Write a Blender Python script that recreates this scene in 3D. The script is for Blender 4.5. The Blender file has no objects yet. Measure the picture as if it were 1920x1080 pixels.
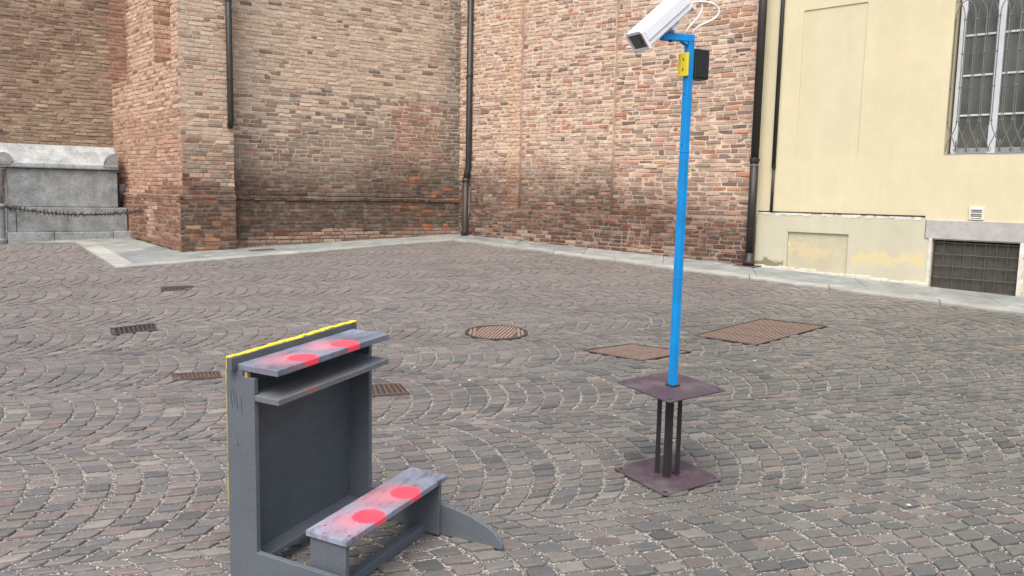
import bpy, bmesh, math, random
import numpy as np
from mathutils import Vector, Matrix

# ------------------------------------------------------------------ scene, camera, light
scene = bpy.context.scene
rng = random.Random(7)
nrg = np.random.RandomState(11)

GX, GY = 0.0035, 0.0564                 # the square rises gently towards the church
CAM_H = 1.722
FPX, PITCH, ROLL = 1520.0, math.atan(177 / 1520.0), 0.02

cam_data = bpy.data.cameras.new('camera')
cam_data.sensor_width = 36.0
cam_data.sensor_fit = 'HORIZONTAL'
cam_data.lens = 36.0 * FPX / 1920.0
cam_data.clip_start = 0.05
cam_data.clip_end = 500.0
cam = bpy.data.objects.new('camera', cam_data)
scene.collection.objects.link(cam)
_F = Vector((0, math.cos(PITCH), -math.sin(PITCH)))
_U = Vector((0, math.sin(PITCH), math.cos(PITCH)))
_X = Vector((1, 0, 0))
_c, _s = math.cos(ROLL), math.sin(ROLL)
cr = _X * _c + _U * _s
cu = _U * _c - _X * _s
m = Matrix((cr, cu, -_F)).transposed().to_4x4()
m.translation = Vector((0, 0, CAM_H))
cam.matrix_world = m
scene.camera = cam

world = bpy.data.worlds.new('World')
scene.world = world
world.use_nodes = True
wn = world.node_tree.nodes
wl = world.node_tree.links
sky = wn.new('ShaderNodeTexSky')
sky.sky_type = 'NISHITA'
sky.sun_disc = False
SUN_EL, SUN_AZ = math.radians(60), math.radians(197)      # azimuth clockwise from +Y
sky.sun_elevation = SUN_EL
sky.sun_rotation = SUN_AZ
sky.altitude = 0.0
sky.air_density = 1.0
sky.dust_density = 6.0
sky.ozone_density = 0.4
wn['Background'].inputs['Strength'].default_value = 0.15
wl.new(sky.outputs['Color'], wn['Background'].inputs['Color'])

sun_data = bpy.data.lights.new('sun', 'SUN')
sun_data.energy = 1.3
sun_data.angle = math.radians(50)
sun_data.color = (1.0, 0.98, 0.955)
sun = bpy.data.objects.new('sun', sun_data)
scene.collection.objects.link(sun)
sd = Vector((math.sin(SUN_AZ) * math.cos(SUN_EL), math.cos(SUN_AZ) * math.cos(SUN_EL), math.sin(SUN_EL)))
sun.rotation_euler = sd.to_track_quat('Z', 'Y').to_euler()
sun.location = (0, 0, 30)

scene.view_settings.view_transform = 'Standard'
scene.view_settings.look = 'None'
scene.view_settings.gamma = 1.0
scene.view_settings.use_curve_mapping = False
scene.view_settings.exposure = 0.75
scene.cycles.max_bounces = 6

# ------------------------------------------------------------------ helpers
def gz(x, y):
    return GX * x + GY * y

def gp(x, y, h=0.0):
    return Vector((x, y, gz(x, y) + h))

GN = Vector((-GX, -GY, 1)).normalized()

def to_px(P):
    d = Vector(P) - Vector((0, 0, CAM_H))
    z = d.dot(_F)
    if z < 0.1:
        return None
    return 960 + FPX * d.dot(cr) / z, 540 - FPX * d.dot(cu) / z, z

def lin(c):
    return tuple(((v / 255.0) / 12.92 if v / 255.0 <= 0.04045 else ((v / 255.0 + 0.055) / 1.055) ** 2.4) for v in c)

_lat = np.random.RandomState(5).rand(64, 64)
def vnoise(x, y):
    xi, yi = math.floor(x), math.floor(y)
    fx, fy = x - xi, y - yi
    fx = fx * fx * (3 - 2 * fx); fy = fy * fy * (3 - 2 * fy)
    a = _lat[xi % 64, yi % 64]; b = _lat[(xi + 1) % 64, yi % 64]
    c = _lat[xi % 64, (yi + 1) % 64]; d = _lat[(xi + 1) % 64, (yi + 1) % 64]
    return (a * (1 - fx) + b * fx) * (1 - fy) + (c * (1 - fx) + d * fx) * fy

def fbm(x, y):
    return 0.55 * vnoise(x, y) + 0.3 * vnoise(x * 2.1 + 7, y * 2.1 + 3) + 0.15 * vnoise(x * 4.3 + 1, y * 4.3 + 9)

def sstep(a, b, x):
    t = min(1.0, max(0.0, (x - a) / (b - a)))
    return t * t * (3 - 2 * t)

def mixc(a, b, t):
    return tuple(a[i] * (1 - t) + b[i] * t for i in range(3))

COL = scene.collection

class MB:
    def __init__(self):
        self.v = []; self.f = []; self.c = []; self.k = []
    def add(self, verts, faces, col=None, key=None):
        n = len(self.v)
        self.v += [tuple(p) for p in verts]
        self.f += [tuple(i + n for i in fc) for fc in faces]
        self.c += [col if col else (1, 1, 1)] * len(verts)
        self.k += key if key else [tuple(p) for p in verts]
        return self
    def hexa(self, p, col=None):      # 8 corners: bottom 4 ring, top 4 ring
        return self.add(p, [(3, 2, 1, 0), (4, 5, 6, 7), (0, 1, 5, 4), (1, 2, 6, 5), (2, 3, 7, 6), (3, 0, 4, 7)], col)
    def box(self, x0, x1, y0, y1, z0, z1, fn=None, col=None):
        p = [(x0, y0, z0), (x1, y0, z0), (x1, y1, z0), (x0, y1, z0), (x0, y0, z1), (x1, y0, z1), (x1, y1, z1), (x0, y1, z1)]
        key = list(p)
        if fn: p = [tuple(fn(*q)) for q in p]
        n = len(self.v)
        self.hexa(p, col)
        self.k[n:] = key
        return self
    def prism(self, prof, a0, a1, fn, col=None):
        # prof: closed list of (b, c); extruded along a
        n = len(prof)
        key = [(a0, b, c) for b, c in prof] + [(a1, b, c) for b, c in prof]
        p = [tuple(fn(*q)) for q in key]
        faces = [tuple(range(n))[::-1], tuple(range(n, 2 * n))]
        for i in range(n):
            j = (i + 1) % n
            faces.append((i, j, n + j, n + i))
        return self.add(p, faces, col, key)
    def tube(self, path, r, seg=8, col=None, cap=True):
        path = [Vector(p) for p in path]
        rr = r if isinstance(r, (list, tuple)) else [r] * len(path)
        t0 = (path[1] - path[0]).normalized()
        up = Vector((0, 0, 1)) if abs(t0.z) < 0.9 else Vector((1, 0, 0))
        nx = t0.cross(up).normalized()
        vs = []
        for i, p in enumerate(path):
            if i == 0: t = path[1] - path[0]
            elif i == len(path) - 1: t = path[-1] - path[-2]
            else: t = path[i + 1] - path[i - 1]
            t.normalize()
            nx = (nx - t * nx.dot(t)).normalized()
            ny = t.cross(nx)
            for k in range(seg):
                a = 2 * math.pi * k / seg
                vs.append(p + (nx * math.cos(a) + ny * math.sin(a)) * rr[i])
        fs = []
        for i in range(len(path) - 1):
            for k in range(seg):
                l = (k + 1) % seg
                fs.append((i * seg + k, i * seg + l, (i + 1) * seg + l, (i + 1) * seg + k))
        if cap:
            fs.append(tuple(range(seg))[::-1])
            fs.append(tuple(range((len(path) - 1) * seg, len(path) * seg)))
        return self.add(vs, fs, col)
    def bar(self, a, b, w, h, yawv=None, col=None):
        a = Vector(a); b = Vector(b); t = (b - a).normalized()
        ref = Vector(yawv) if yawv is not None else (Vector((0, 0, 1)) if abs(t.z) < 0.9 else Vector((1, 0, 0)))
        x = (ref - t * ref.dot(t)).normalized(); y = t.cross(x)
        p = []
        for q in (a, b):
            for sx, sy in ((-1, -1), (1, -1), (1, 1), (-1, 1)):
                p.append(q + x * (sx * w / 2) + y * (sy * h / 2))
        return self.hexa(p, col)
    def lathe(self, c, prof, seg=20, col=None, axis=None):
        c = Vector(c); vs = []; fs = []
        for r, z in prof:
            for k in range(seg):
                a = 2 * math.pi * k / seg
                vs.append(c + Vector((r * math.cos(a), r * math.sin(a), z)))
        for i in range(len(prof) - 1):
            for k in range(seg):
                l = (k + 1) % seg
                fs.append((i * seg + k, i * seg + l, (i + 1) * seg + l, (i + 1) * seg + k))
        fs.append(tuple(range(seg))[::-1]); fs.append(tuple(range((len(prof) - 1) * seg, len(prof) * seg)))
        return self.add(vs, fs, col)
    def build(self, name, mat, parent=None, origin=None, bevel=0, smooth=False, recalc=True, bseg=2):
        o3 = Vector(origin) if origin is not None else Vector((0, 0, 0))
        me = bpy.data.meshes.new(name)
        me.from_pydata([(p[0] - o3.x, p[1] - o3.y, p[2] - o3.z) for p in self.v], [], self.f)
        at = me.attributes.new('Col', 'FLOAT_COLOR', 'POINT')
        at.data.foreach_set('color', np.array([(c[0], c[1], c[2], 1.0) for c in self.c], dtype=np.float32).ravel())
        if self.k != self.v:
            ak = me.attributes.new('kc', 'FLOAT_VECTOR', 'POINT')
            ak.data.foreach_set('vector', np.array([tuple(q) for q in self.k], dtype=np.float32).ravel())
        if recalc:
            bm = bmesh.new(); bm.from_mesh(me)
            bmesh.ops.recalc_face_normals(bm, faces=bm.faces)
            bm.to_mesh(me); bm.free()
        if smooth:
            me.polygons.foreach_set('use_smooth', [True] * len(me.polygons))
        me.materials.append(mat)
        ob = bpy.data.objects.new(name, me)
        COL.objects.link(ob)
        if parent is not None:
            ob.parent = parent
        else:
            ob.location = o3
        if bevel:
            bv = ob.modifiers.new('bevel', 'BEVEL')
            bv.width = bevel; bv.segments = bseg; bv.limit_method = 'ANGLE'; bv.angle_limit = math.radians(40)
        return ob

def thing(name, loc, label, cat, group=None):
    o = bpy.data.objects.new(name, None)
    COL.objects.link(o)
    o.location = loc
    o.empty_display_size = 0.2
    tag(o, label, cat, group)
    return o

def tag(o, label=None, cat=None, group=None, kind=None):
    if label: o['label'] = label
    if cat: o['category'] = cat
    if group: o['group'] = group
    if kind: o['kind'] = kind
    return o

# ------------------------------------------------------------------ materials
def new_mat(name):
    mt = bpy.data.materials.new(name)
    mt.use_nodes = True
    nt = mt.node_tree
    b = nt.nodes['Principled BSDF']
    return mt, nt, b

def N(nt, typ, **kw):
    n = nt.nodes.new(typ)
    for k, v in kw.items():
        if hasattr(n, k):
            setattr(n, k, v)
        else:
            n.inputs[k].default_value = v
    return n

def noise(nt, scale, detail=4.0, rough=0.6, vec=None):
    n = N(nt, 'ShaderNodeTexNoise')
    n.inputs['Scale'].default_value = scale
    n.inputs['Detail'].default_value = detail
    n.inputs['Roughness'].default_value = rough
    if vec is None:
        g = N(nt, 'ShaderNodeNewGeometry')
        vec = g.outputs['Position']
    nt.links.new(vec, n.inputs['Vector'])
    return n.outputs['Fac']

def ramp(nt, fac, stops):
    r = N(nt, 'ShaderNodeValToRGB')
    el = r.color_ramp.elements
    while len(el) < len(stops): el.new(0.5)
    for e, (p, c) in zip(el, stops):
        e.position = p
        e.color = (c[0], c[1], c[2], 1) if isinstance(c, (tuple, list)) else (c, c, c, 1)
    nt.links.new(fac, r.inputs['Fac'])
    return r.outputs['Color']

def mix(nt, fac, a, b, mode='MIX'):
    n = N(nt, 'ShaderNodeMix', data_type='RGBA', blend_type=mode)
    for sock, val in ((0, fac), (6, a), (7, b)):
        if isinstance(val, (int, float)):
            n.inputs[sock].default_value = val
        elif isinstance(val, tuple):
            n.inputs[sock].default_value = (val[0], val[1], val[2], 1)
        else:
            nt.links.new(val, n.inputs[sock])
    return n.outputs[2]

def math_n(nt, op, a, b=None, c=None):
    n = N(nt, 'ShaderNodeMath', operation=op)
    for i, v in enumerate((a, b, c)):
        if v is None: continue
        if isinstance(v, (int, float)): n.inputs[i].default_value = v
        else: nt.links.new(v, n.inputs[i])
    return n.outputs[0]

def bump(nt, b, h, strength=0.4, dist=0.01):
    bp = N(nt, 'ShaderNodeBump')
    bp.inputs['Strength'].default_value = strength
    bp.inputs['Distance'].default_value = dist
    nt.links.new(h, bp.inputs['Height'])
    nt.links.new(bp.outputs['Normal'], b.inputs['Normal'])

def mat_attr(name, rough=0.85, s1=30, s2=160, lo=0.72, hi=1.22, bstr=0.5, bdist=0.004, spec=0.3, tint=None, fine=0.15, stain=None):
    mt, nt, b = new_mat(name)
    a = N(nt, 'ShaderNodeAttribute', attribute_name='Col')
    n1 = noise(nt, s1, 5, 0.65)
    n2 = noise(nt, s2, 3, 0.6)
    c = mix(nt, 1.0, a.outputs['Color'], ramp(nt, n1, [(0.25, lo), (0.75, hi)]), 'MULTIPLY')
    c = mix(nt, 1.0, c, ramp(nt, n2, [(0.3, 1 - fine), (0.7, 1 + fine)]), 'MULTIPLY')
    if stain:     # broad, faint dirt patches
        c = mix(nt, 1.0, c, ramp(nt, noise(nt, stain, 5, 0.65), [(0.32, (0.86, 0.855, 0.84)), (0.62, 1.05)]), 'MULTIPLY')
    if tint:      # patches of pale efflorescence / lime wash
        n3 = noise(nt, tint[1], 6, 0.7)
        c = mix(nt, ramp(nt, n3, [(tint[2], 0.0), (tint[3], tint[4])]), c, tint[0])
    nt.links.new(c, b.inputs['Base Color'])
    b.inputs['Roughness'].default_value = rough
    b.inputs['Specular IOR Level'].default_value = spec
    h = math_n(nt, 'ADD', math_n(nt, 'MULTIPLY', n1, 1.0), math_n(nt, 'MULTIPLY', n2, 0.5))
    bump(nt, b, h, bstr, bdist)
    return mt

def mat_plain(name, col, rough=0.6, var=0.12, scale=12, bstr=0.15, bdist=0.002, metal=0.0, spec=0.4, dirt=None, s2=90):
    mt, nt, b = new_mat(name)
    n1 = noise(nt, scale, 5, 0.6)
    n2 = noise(nt, s2, 3, 0.6)
    c = mix(nt, 1.0, col, ramp(nt, n1, [(0.25, 1 - var), (0.75, 1 + var)]), 'MULTIPLY')
    if dirt:
        n3 = noise(nt, dirt[1], 8, 0.7)
        c = mix(nt, ramp(nt, n3, [(dirt[2], 0.0), (dirt[3], dirt[4])]), c, dirt[0])
    nt.links.new(c, b.inputs['Base Color'])
    nt.links.new(ramp(nt, n1, [(0.2, max(0, rough - 0.08)), (0.8, min(1, rough + 0.1))]), b.inputs['Roughness'])
    b.inputs['Metallic'].default_value = metal
    b.inputs['Specular IOR Level'].default_value = spec
    bump(nt, b, math_n(nt, 'ADD', n1, math_n(nt, 'MULTIPLY', n2, 0.6)), bstr, bdist)
    return mt

M = {}
M['brick'] = mat_attr('brick_clay', 0.92, 22, 150, 0.70, 1.26, 0.9, 0.006, 0.15, tint=((0.42, 0.365, 0.315), 7, 0.50, 0.74, 0.42), fine=0.2)
M['cobble'] = mat_attr('porphyry', 0.55, 38, 230, 0.84, 1.15, 0.6, 0.004, 0.5, fine=0.14, stain=0.75)
M['slab'] = mat_attr('paving_slab', 0.7, 2.4, 90, 0.66, 1.36, 0.4, 0.003, 0.3, tint=((0.50, 0.51, 0.49), 3.0, 0.55, 0.70, 0.5), fine=0.15)
M['granite'] = mat_attr('weathered_granite', 0.85, 5.0, 60, 0.60, 1.40, 0.9, 0.008, 0.25, tint=((0.10, 0.105, 0.10), 2.2, 0.58, 0.70, 0.42), fine=0.32)

# mortar: beige lime mortar, sooty and damp towards the foot of the wall
mt, nt, b = new_mat('lime_mortar')
a = N(nt, 'ShaderNodeAttribute', attribute_name='Col')
n1 = noise(nt, 7, 6, 0.7); n2 = noise(nt, 120, 3, 0.6)
c = mix(nt, 1.0, a.outputs['Color'], ramp(nt, n1, [(0.25, 0.7), (0.75, 1.25)]), 'MULTIPLY')
c = mix(nt, 1.0, c, ramp(nt, n2, [(0.3, 0.8), (0.7, 1.2)]), 'MULTIPLY')
nt.links.new(c, b.inputs['Base Color']); b.inputs['Roughness'].default_value = 0.95
b.inputs['Specular IOR Level'].default_value = 0.1
bump(nt, b, math_n(nt, 'ADD', n1, n2), 0.8, 0.006)
M['mortar'] = mt

# joint sand and grit between the setts
mt, nt, b = new_mat('joint_grit')
g = N(nt, 'ShaderNodeNewGeometry')
vo = N(nt, 'ShaderNodeTexVoronoi'); vo.inputs['Scale'].default_value = 150
nt.links.new(g.outputs['Position'], vo.inputs['Vector'])
sp = N(nt, 'ShaderNodeSeparateColor'); nt.links.new(vo.outputs['Color'], sp.inputs['Color'])
c = ramp(nt, sp.outputs['Red'], [(0.0, (0.05, 0.047, 0.042)), (0.45, (0.11, 0.105, 0.095)), (0.75, (0.20, 0.19, 0.172)), (0.95, (0.42, 0.40, 0.37))])
c = mix(nt, 1.0, c, ramp(nt, noise(nt, 2.0, 4), [(0.3, 0.7), (0.7, 1.2)]), 'MULTIPLY')
nt.links.new(c, b.inputs['Base Color']); b.inputs['Roughness'].default_value = 0.95
bump(nt, b, vo.outputs['Distance'], 0.8, 0.004)
M['grit'] = mt
M['grain'] = mat_attr('gravel_grain', 0.9, 60, 300, 0.8, 1.2, 0.2, 0.001, 0.2)

M['drain'] = mat_plain('cast_iron_rusty', (0.07, 0.052, 0.045), 0.7, 0.35, 25, 0.5, 0.003, 0.0, 0.35, ((0.13, 0.075, 0.05), 18, 0.45, 0.65, 0.7))
M['plate_dark'] = mat_plain('cover_recess', (0.022, 0.018, 0.016), 0.8, 0.3, 30, 0.4, 0.002, 0.0, 0.2)
M['tread'] = mat_plain('worn_tread', (0.25, 0.185, 0.15), 0.6, 0.3, 25, 0.4, 0.002, 0.0, 0.4)
M['drain_dark'] = mat_plain('cast_iron_dark', (0.045, 0.041, 0.037), 0.75, 0.3, 30, 0.5, 0.003, 0.0, 0.3)
M['pipe'] = mat_plain('pipe_brown_paint', (0.026, 0.024, 0.022), 0.45, 0.25, 6, 0.15, 0.002, 0.0, 0.4)
M['pipe_rust'] = mat_plain('pipe_rust_paint', (0.038, 0.029, 0.027), 0.5, 0.25, 9, 0.2, 0.002, 0.0, 0.4)
M['pale_pipe'] = mat_plain('pale_pipe', (0.26, 0.25, 0.21), 0.6, 0.25, 12, 0.2, 0.002)
M['iron'] = mat_plain('wrought_iron', (0.17, 0.175, 0.165), 0.55, 0.2, 30, 0.3, 0.001, 0.3, 0.4)
M['grate_iron'] = mat_plain('grate_iron', (0.10, 0.092, 0.078), 0.8, 0.3, 40, 0.4, 0.002, 0.0, 0.3, ((0.12, 0.10, 0.075), 30, 0.5, 0.7, 0.5))
M['dark'] = mat_plain('dark_interior', (0.012, 0.012, 0.011), 0.9, 0.3, 6)
M['white_frame'] = mat_plain('white_window_paint', (0.62, 0.66, 0.70), 0.5, 0.08, 6, 0.1, 0.001)
M['vent'] = mat_plain('white_vent_plastic', (0.66, 0.64, 0.60), 0.45, 0.06, 10)
M['white'] = mat_plain('white_powder_coat', (0.74, 0.75, 0.80), 0.32, 0.03, 8, 0.03, 0.001, 0.0, 0.5)
M['cable'] = mat_plain('white_cable', (0.72, 0.71, 0.68), 0.45, 0.04, 20)
M['hw_grey'] = mat_plain('bracket_grey', (0.36, 0.38, 0.38), 0.45, 0.1, 20, 0.1, 0.001, 0.4)
M['blue'] = mat_plain('blue_paint', (0.002, 0.235, 0.60), 0.5, 0.16, 9, 0.2, 0.0015, 0.0, 0.4, ((0.02, 0.12, 0.26), 26, 0.60, 0.68, 0.7))
M['screw'] = mat_plain('screw_dark', (0.02, 0.02, 0.02), 0.5)
M['black'] = mat_plain('black_plastic', (0.018, 0.018, 0.016), 0.42, 0.15, 20, 0.1, 0.001)
M['yellow'] = mat_plain('yellow_paint', (0.74, 0.60, 0.04), 0.5, 0.10, 30, 0.4, 0.002, 0.0, 0.35, ((0.40, 0.33, 0.05), 60, 0.56, 0.7, 0.7))
M['yellow_dull'] = mat_plain('dull_yellow_paint', (0.36, 0.31, 0.07), 0.7, 0.3, 40, 0.4, 0.002, 0.0, 0.3, ((0.12, 0.12, 0.09), 25, 0.5, 0.62, 0.8))
M['wood'] = mat_plain('raw_wood', (0.34, 0.23, 0.13), 0.8, 0.2, 30, 0.2, 0.002)
M['plum'] = mat_plain('plum_paint', (0.064, 0.043, 0.058), 0.55, 0.14, 7, 0.12, 0.001, 0.0, 0.35, ((0.125, 0.112, 0.115), 7, 0.48, 0.70, 0.75))
M['plum_dark'] = mat_plain('plum_paint_dark', (0.030, 0.024, 0.027), 0.5, 0.18, 14, 0.12, 0.001)
M['paper'] = mat_plain('paper_scrap', (0.5, 0.49, 0.46), 0.9)

# window glass: dark, slightly reflective panes
mt, nt, b = new_mat('window_glass')
c = ramp(nt, noise(nt, 1.6, 3), [(0.3, (0.06, 0.066, 0.062)), (0.7, (0.12, 0.125, 0.115))])
nt.links.new(c, b.inputs['Base Color'])
b.inputs['Roughness'].default_value = 0.06
b.inputs['Specular IOR Level'].default_value = 0.5
M['glass'] = mt
mt, nt, b = new_mat('lens_glass')
b.inputs['Base Color'].default_value = (0.10, 0.10, 0.096, 1)
b.inputs['Roughness'].default_value = 0.08
M['lens'] = mt

# grey kneeler paint with sprayed red discs where the part has them
def kneeler_mat(name, discs=(), base=(0.097, 0.115, 0.134), smoke=False, strokes=()):
    mt, nt, b = new_mat(name)
    at = N(nt, 'ShaderNodeAttribute', attribute_name='kc')
    sx = N(nt, 'ShaderNodeSeparateXYZ'); nt.links.new(at.outputs['Vector'], sx.inputs[0])
    n1 = noise(nt, 5, 5, 0.6, at.outputs['Vector'])
    n2 = noise(nt, 60, 4, 0.6, at.outputs['Vector'])
    c = mix(nt, 1.0, base, ramp(nt, n1, [(0.2, 0.86), (0.8, 1.14)]), 'MULTIPLY')
    c = mix(nt, 1.0, c, ramp(nt, n2, [(0.3, 0.93), (0.7, 1.07)]), 'MULTIPLY')
    # scuffs down to dark wood
    sc = N(nt, 'ShaderNodeMapping'); sc.inputs['Scale'].default_value = (38, 38, 6)
    nt.links.new(at.outputs['Vector'], sc.inputs['Vector'])
    n3 = noise(nt, 1.0, 6, 0.75, sc.outputs['Vector'])
    c = mix(nt, ramp(nt, n3, [(0.70, 0.0), (0.76, 0.55)]), c, (0.03, 0.033, 0.036))
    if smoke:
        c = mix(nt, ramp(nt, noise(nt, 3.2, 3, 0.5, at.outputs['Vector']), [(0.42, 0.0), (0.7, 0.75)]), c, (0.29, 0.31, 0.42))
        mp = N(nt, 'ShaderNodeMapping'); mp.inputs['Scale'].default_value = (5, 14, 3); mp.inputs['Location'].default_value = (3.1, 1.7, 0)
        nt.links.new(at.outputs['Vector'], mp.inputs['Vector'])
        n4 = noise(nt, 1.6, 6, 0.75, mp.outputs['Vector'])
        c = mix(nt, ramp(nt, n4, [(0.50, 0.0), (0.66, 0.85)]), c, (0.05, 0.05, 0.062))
    for (du, dv, r, su, sv, sr) in discs:
        def dist(u0, v0, ku=1.0):
            a = math_n(nt, 'MULTIPLY', math_n(nt, 'SUBTRACT', sx.outputs[0], u0), ku)
            bb = math_n(nt, 'SUBTRACT', sx.outputs[1], v0)
            return math_n(nt, 'SQRT', math_n(nt, 'ADD', math_n(nt, 'MULTIPLY', a, a), math_n(nt, 'MULTIPLY', bb, bb)))
        wob = math_n(nt, 'MULTIPLY', math_n(nt, 'SUBTRACT', n2, 0.5), 0.012)
        ds = math_n(nt, 'ADD', dist(su, sv, 0.8), math_n(nt, 'MULTIPLY', math_n(nt, 'SUBTRACT', noise(nt, 9, 4, 0.6, at.outputs['Vector']), 0.5), 0.12))
        c = mix(nt, ramp(nt, math_n(nt, 'DIVIDE', ds, sr), [(0.1, 0.58), (0.5, 0.33), (1.0, 0.0)]), c, (0.66, 0.19, 0.23))
        dd = math_n(nt, 'DIVIDE', math_n(nt, 'ADD', dist(du, dv), wob), r)
        c = mix(nt, ramp(nt, dd, [(0.78, 0.97), (0.96, 0.72), (1.10, 0.0)]), c, (0.90, 0.060, 0.095))
    for (u0, u1, w0, w1) in strokes:
        iu = math_n(nt, 'MULTIPLY', math_n(nt, 'GREATER_THAN', sx.outputs[0], u0), math_n(nt, 'LESS_THAN', sx.outputs[0], u1))
        iw = math_n(nt, 'MULTIPLY', math_n(nt, 'GREATER_THAN', sx.outputs[2], w0), math_n(nt, 'LESS_THAN', sx.outputs[2], w1))
        c = mix(nt, math_n(nt, 'MULTIPLY', math_n(nt, 'MULTIPLY', iu, iw), 0.85), c, (0.55, 0.03, 0.03))
    bv = N(nt, 'ShaderNodeBevel', samples=6); bv.inputs['Radius'].default_value = 0.006
    ge = N(nt, 'ShaderNodeNewGeometry')
    dt = N(nt, 'ShaderNodeVectorMath', operation='DOT_PRODUCT')
    nt.links.new(bv.outputs['Normal'], dt.inputs[0]); nt.links.new(ge.outputs['True Normal'], dt.inputs[1])
    edge = ramp(nt, dt.outputs['Value'], [(0.80, 1.0), (0.985, 0.0)])
    chip = ramp(nt, noise(nt, 55, 6, 0.75, at.outputs['Vector']), [(0.50, 0.0), (0.60, 0.8)])
    c = mix(nt, math_n(nt, 'MULTIPLY', edge, chip), c, (0.27, 0.26, 0.24))
    # long grain showing through the paint
    gm = N(nt, 'ShaderNodeMapping'); gm.inputs['Scale'].default_value = (7, 160, 40)
    nt.links.new(at.outputs['Vector'], gm.inputs['Vector'])
    grain = noise(nt, 1.0, 4, 0.6, gm.outputs['Vector'])
    c = mix(nt, 1.0, c, ramp(nt, grain, [(0.3, 0.93), (0.7, 1.06)]), 'MULTIPLY')
    nt.links.new(c, b.inputs['Base Color'])
    b.inputs['Roughness'].default_value = 0.46
    b.inputs['Specular IOR Level'].default_value = 0.42
    bump(nt, b, math_n(nt, 'ADD', math_n(nt, 'ADD', n2, grain), math_n(nt, 'MULTIPLY', n3, 0.7)), 0.22, 0.002)
    return mt

# yellow stucco and the pale plinth render
def stucco(name, base, var, patches=None):
    mt, nt, b = new_mat(name)
    n1 = noise(nt, 1.1, 5, 0.6); n2 = noise(nt, 85, 4, 0.65); n4 = noise(nt, 5.5, 6, 0.7)
    c = mix(nt, 1.0, base, ramp(nt, n1, [(0.25, 1 - var), (0.75, 1 + var * 0.6)]), 'MULTIPLY')
    c = mix(nt, 1.0, c, ramp(nt, n4, [(0.25, 0.95), (0.75, 1.04)]), 'MULTIPLY')
    # faint rain streaks running down the wall
    stk = N(nt, 'ShaderNodeMapping'); stk.inputs['Scale'].default_value = (3.5, 3.5, 0.22)
    gg = N(nt, 'ShaderNodeNewGeometry'); nt.links.new(gg.outputs['Position'], stk.inputs['Vector'])
    c = mix(nt, 1.0, c, ramp(nt, noise(nt, 1.6, 6, 0.7, stk.outputs['Vector']), [(0.30, (0.955, 0.95, 0.94)), (0.62, 1.0)]), 'MULTIPLY')
    if patches:
        at = N(nt, 'ShaderNodeAttribute', attribute_name='kc')
        sx = N(nt, 'ShaderNodeSeparateXYZ'); nt.links.new(at.outputs['Vector'], sx.inputs[0])
        np_ = noise(nt, 3.2, 6, 0.72)
        for (z0, hw, s0, s1, colr, amt, th) in patches:
            d = math_n(nt, 'DIVIDE', math_n(nt, 'ABSOLUTE', math_n(nt, 'SUBTRACT', sx.outputs[2], z0)), hw)
            ins = math_n(nt, 'MULTIPLY', math_n(nt, 'GREATER_THAN', sx.outputs[0], s0), math_n(nt, 'LESS_THAN', sx.outputs[0], s1))
            v = math_n(nt, 'SUBTRACT', math_n(nt, 'MULTIPLY_ADD', np_, 2.6, -0.8), math_n(nt, 'MULTIPLY', d, 0.40))
            f = math_n(nt, 'MULTIPLY', ramp(nt, v, [(th - 0.04, 0.0), (th + 0.12, amt)]), ins)
            c = mix(nt, f, c, colr)
    nt.links.new(c, b.inputs['Base Color'])
    b.inputs['Roughness'].default_value = 0.9
    b.inputs['Specular IOR Level'].default_value = 0.15
    bump(nt, b, math_n(nt, 'ADD', n2, math_n(nt, 'MULTIPLY', n4, 0.8)), 0.3, 0.003)
    return mt
M['stucco'] = stucco('yellow_stucco', (0.625, 0.578, 0.395), 0.06)
M['stucco_blind'] = stucco('pale_yellow_stucco', (0.612, 0.568, 0.395), 0.05)
M['plinth'] = stucco('plinth_render', (0.53, 0.515, 0.395), 0.10, [
    (0.93, 0.11, 1.38, 2.34, (0.62, 0.52, 0.28), 0.75, 0.26),
    (0.76, 0.09, -0.1, 0.42, (0.16, 0.155, 0.09), 0.8, 0.22)])
M['plinth_patch'] = stucco('flaking_render', (0.51, 0.48, 0.35), 0.14, [
    (0.99, 0.20, 0.4, 1.4, (0.58, 0.49, 0.28), 0.7, 0.36), (1.06, 0.11, 0.4, 1.4, (0.70, 0.70, 0.68), 0.9, 0.62)])
M['plaster_edge'] = mat_plain('bare_plaster', (0.60, 0.59, 0.52), 0.9, 0.2, 9, 0.6, 0.006)
M['lintel'] = mat_plain('grey_stone', (0.40, 0.39, 0.375), 0.85, 0.18, 5, 0.4, 0.004, 0.0, 0.25, ((0.20, 0.20, 0.20), 22, 0.56, 0.72, 0.7))

# ------------------------------------------------------------------ the plan of the place
CORN = Vector((-0.946, 15.998))
aL, aR, aY, aB = (math.radians(t) for t in (55.5, 52, 47, 42))
dL = Vector((-math.sin(aL), -math.cos(aL)))           # along the left church wall, from the inner corner
dR = Vector((math.sin(aR), -math.cos(aR)))            # along the right church wall
dY = Vector((math.sin(aY), -math.cos(aY)))            # along the yellow house
dB = Vector((-math.sin(aB), math.cos(aB)))            # along the flank of the buttress, going back
BUT = Vector((-5.155, 12.683))                        # front corner of the buttress
YEL = Vector((3.711, 12.250))
TOMB = Vector((-6.826, 14.465))
nL = Vector((math.cos(aL), -math.sin(aL)))            # outward normals
nR = Vector((-math.cos(aR), -math.sin(aR)))
nY = Vector((-math.cos(aY), -math.sin(aY)))
nB = Vector((-math.cos(aB), -math.sin(aB)))

def wallfn(O, d, n):
    def f(s, t, z):                                   # s along, t outwards, z height
        return (O.x + d.x * s + n.x * t, O.y + d.y * s + n.y * t, z)
    return f
fL = wallfn(CORN, dL, nL); fR = wallfn(CORN, dR, nR); fY = wallfn(YEL, dY, nY)
fB = wallfn(BUT, dB, nB)
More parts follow.
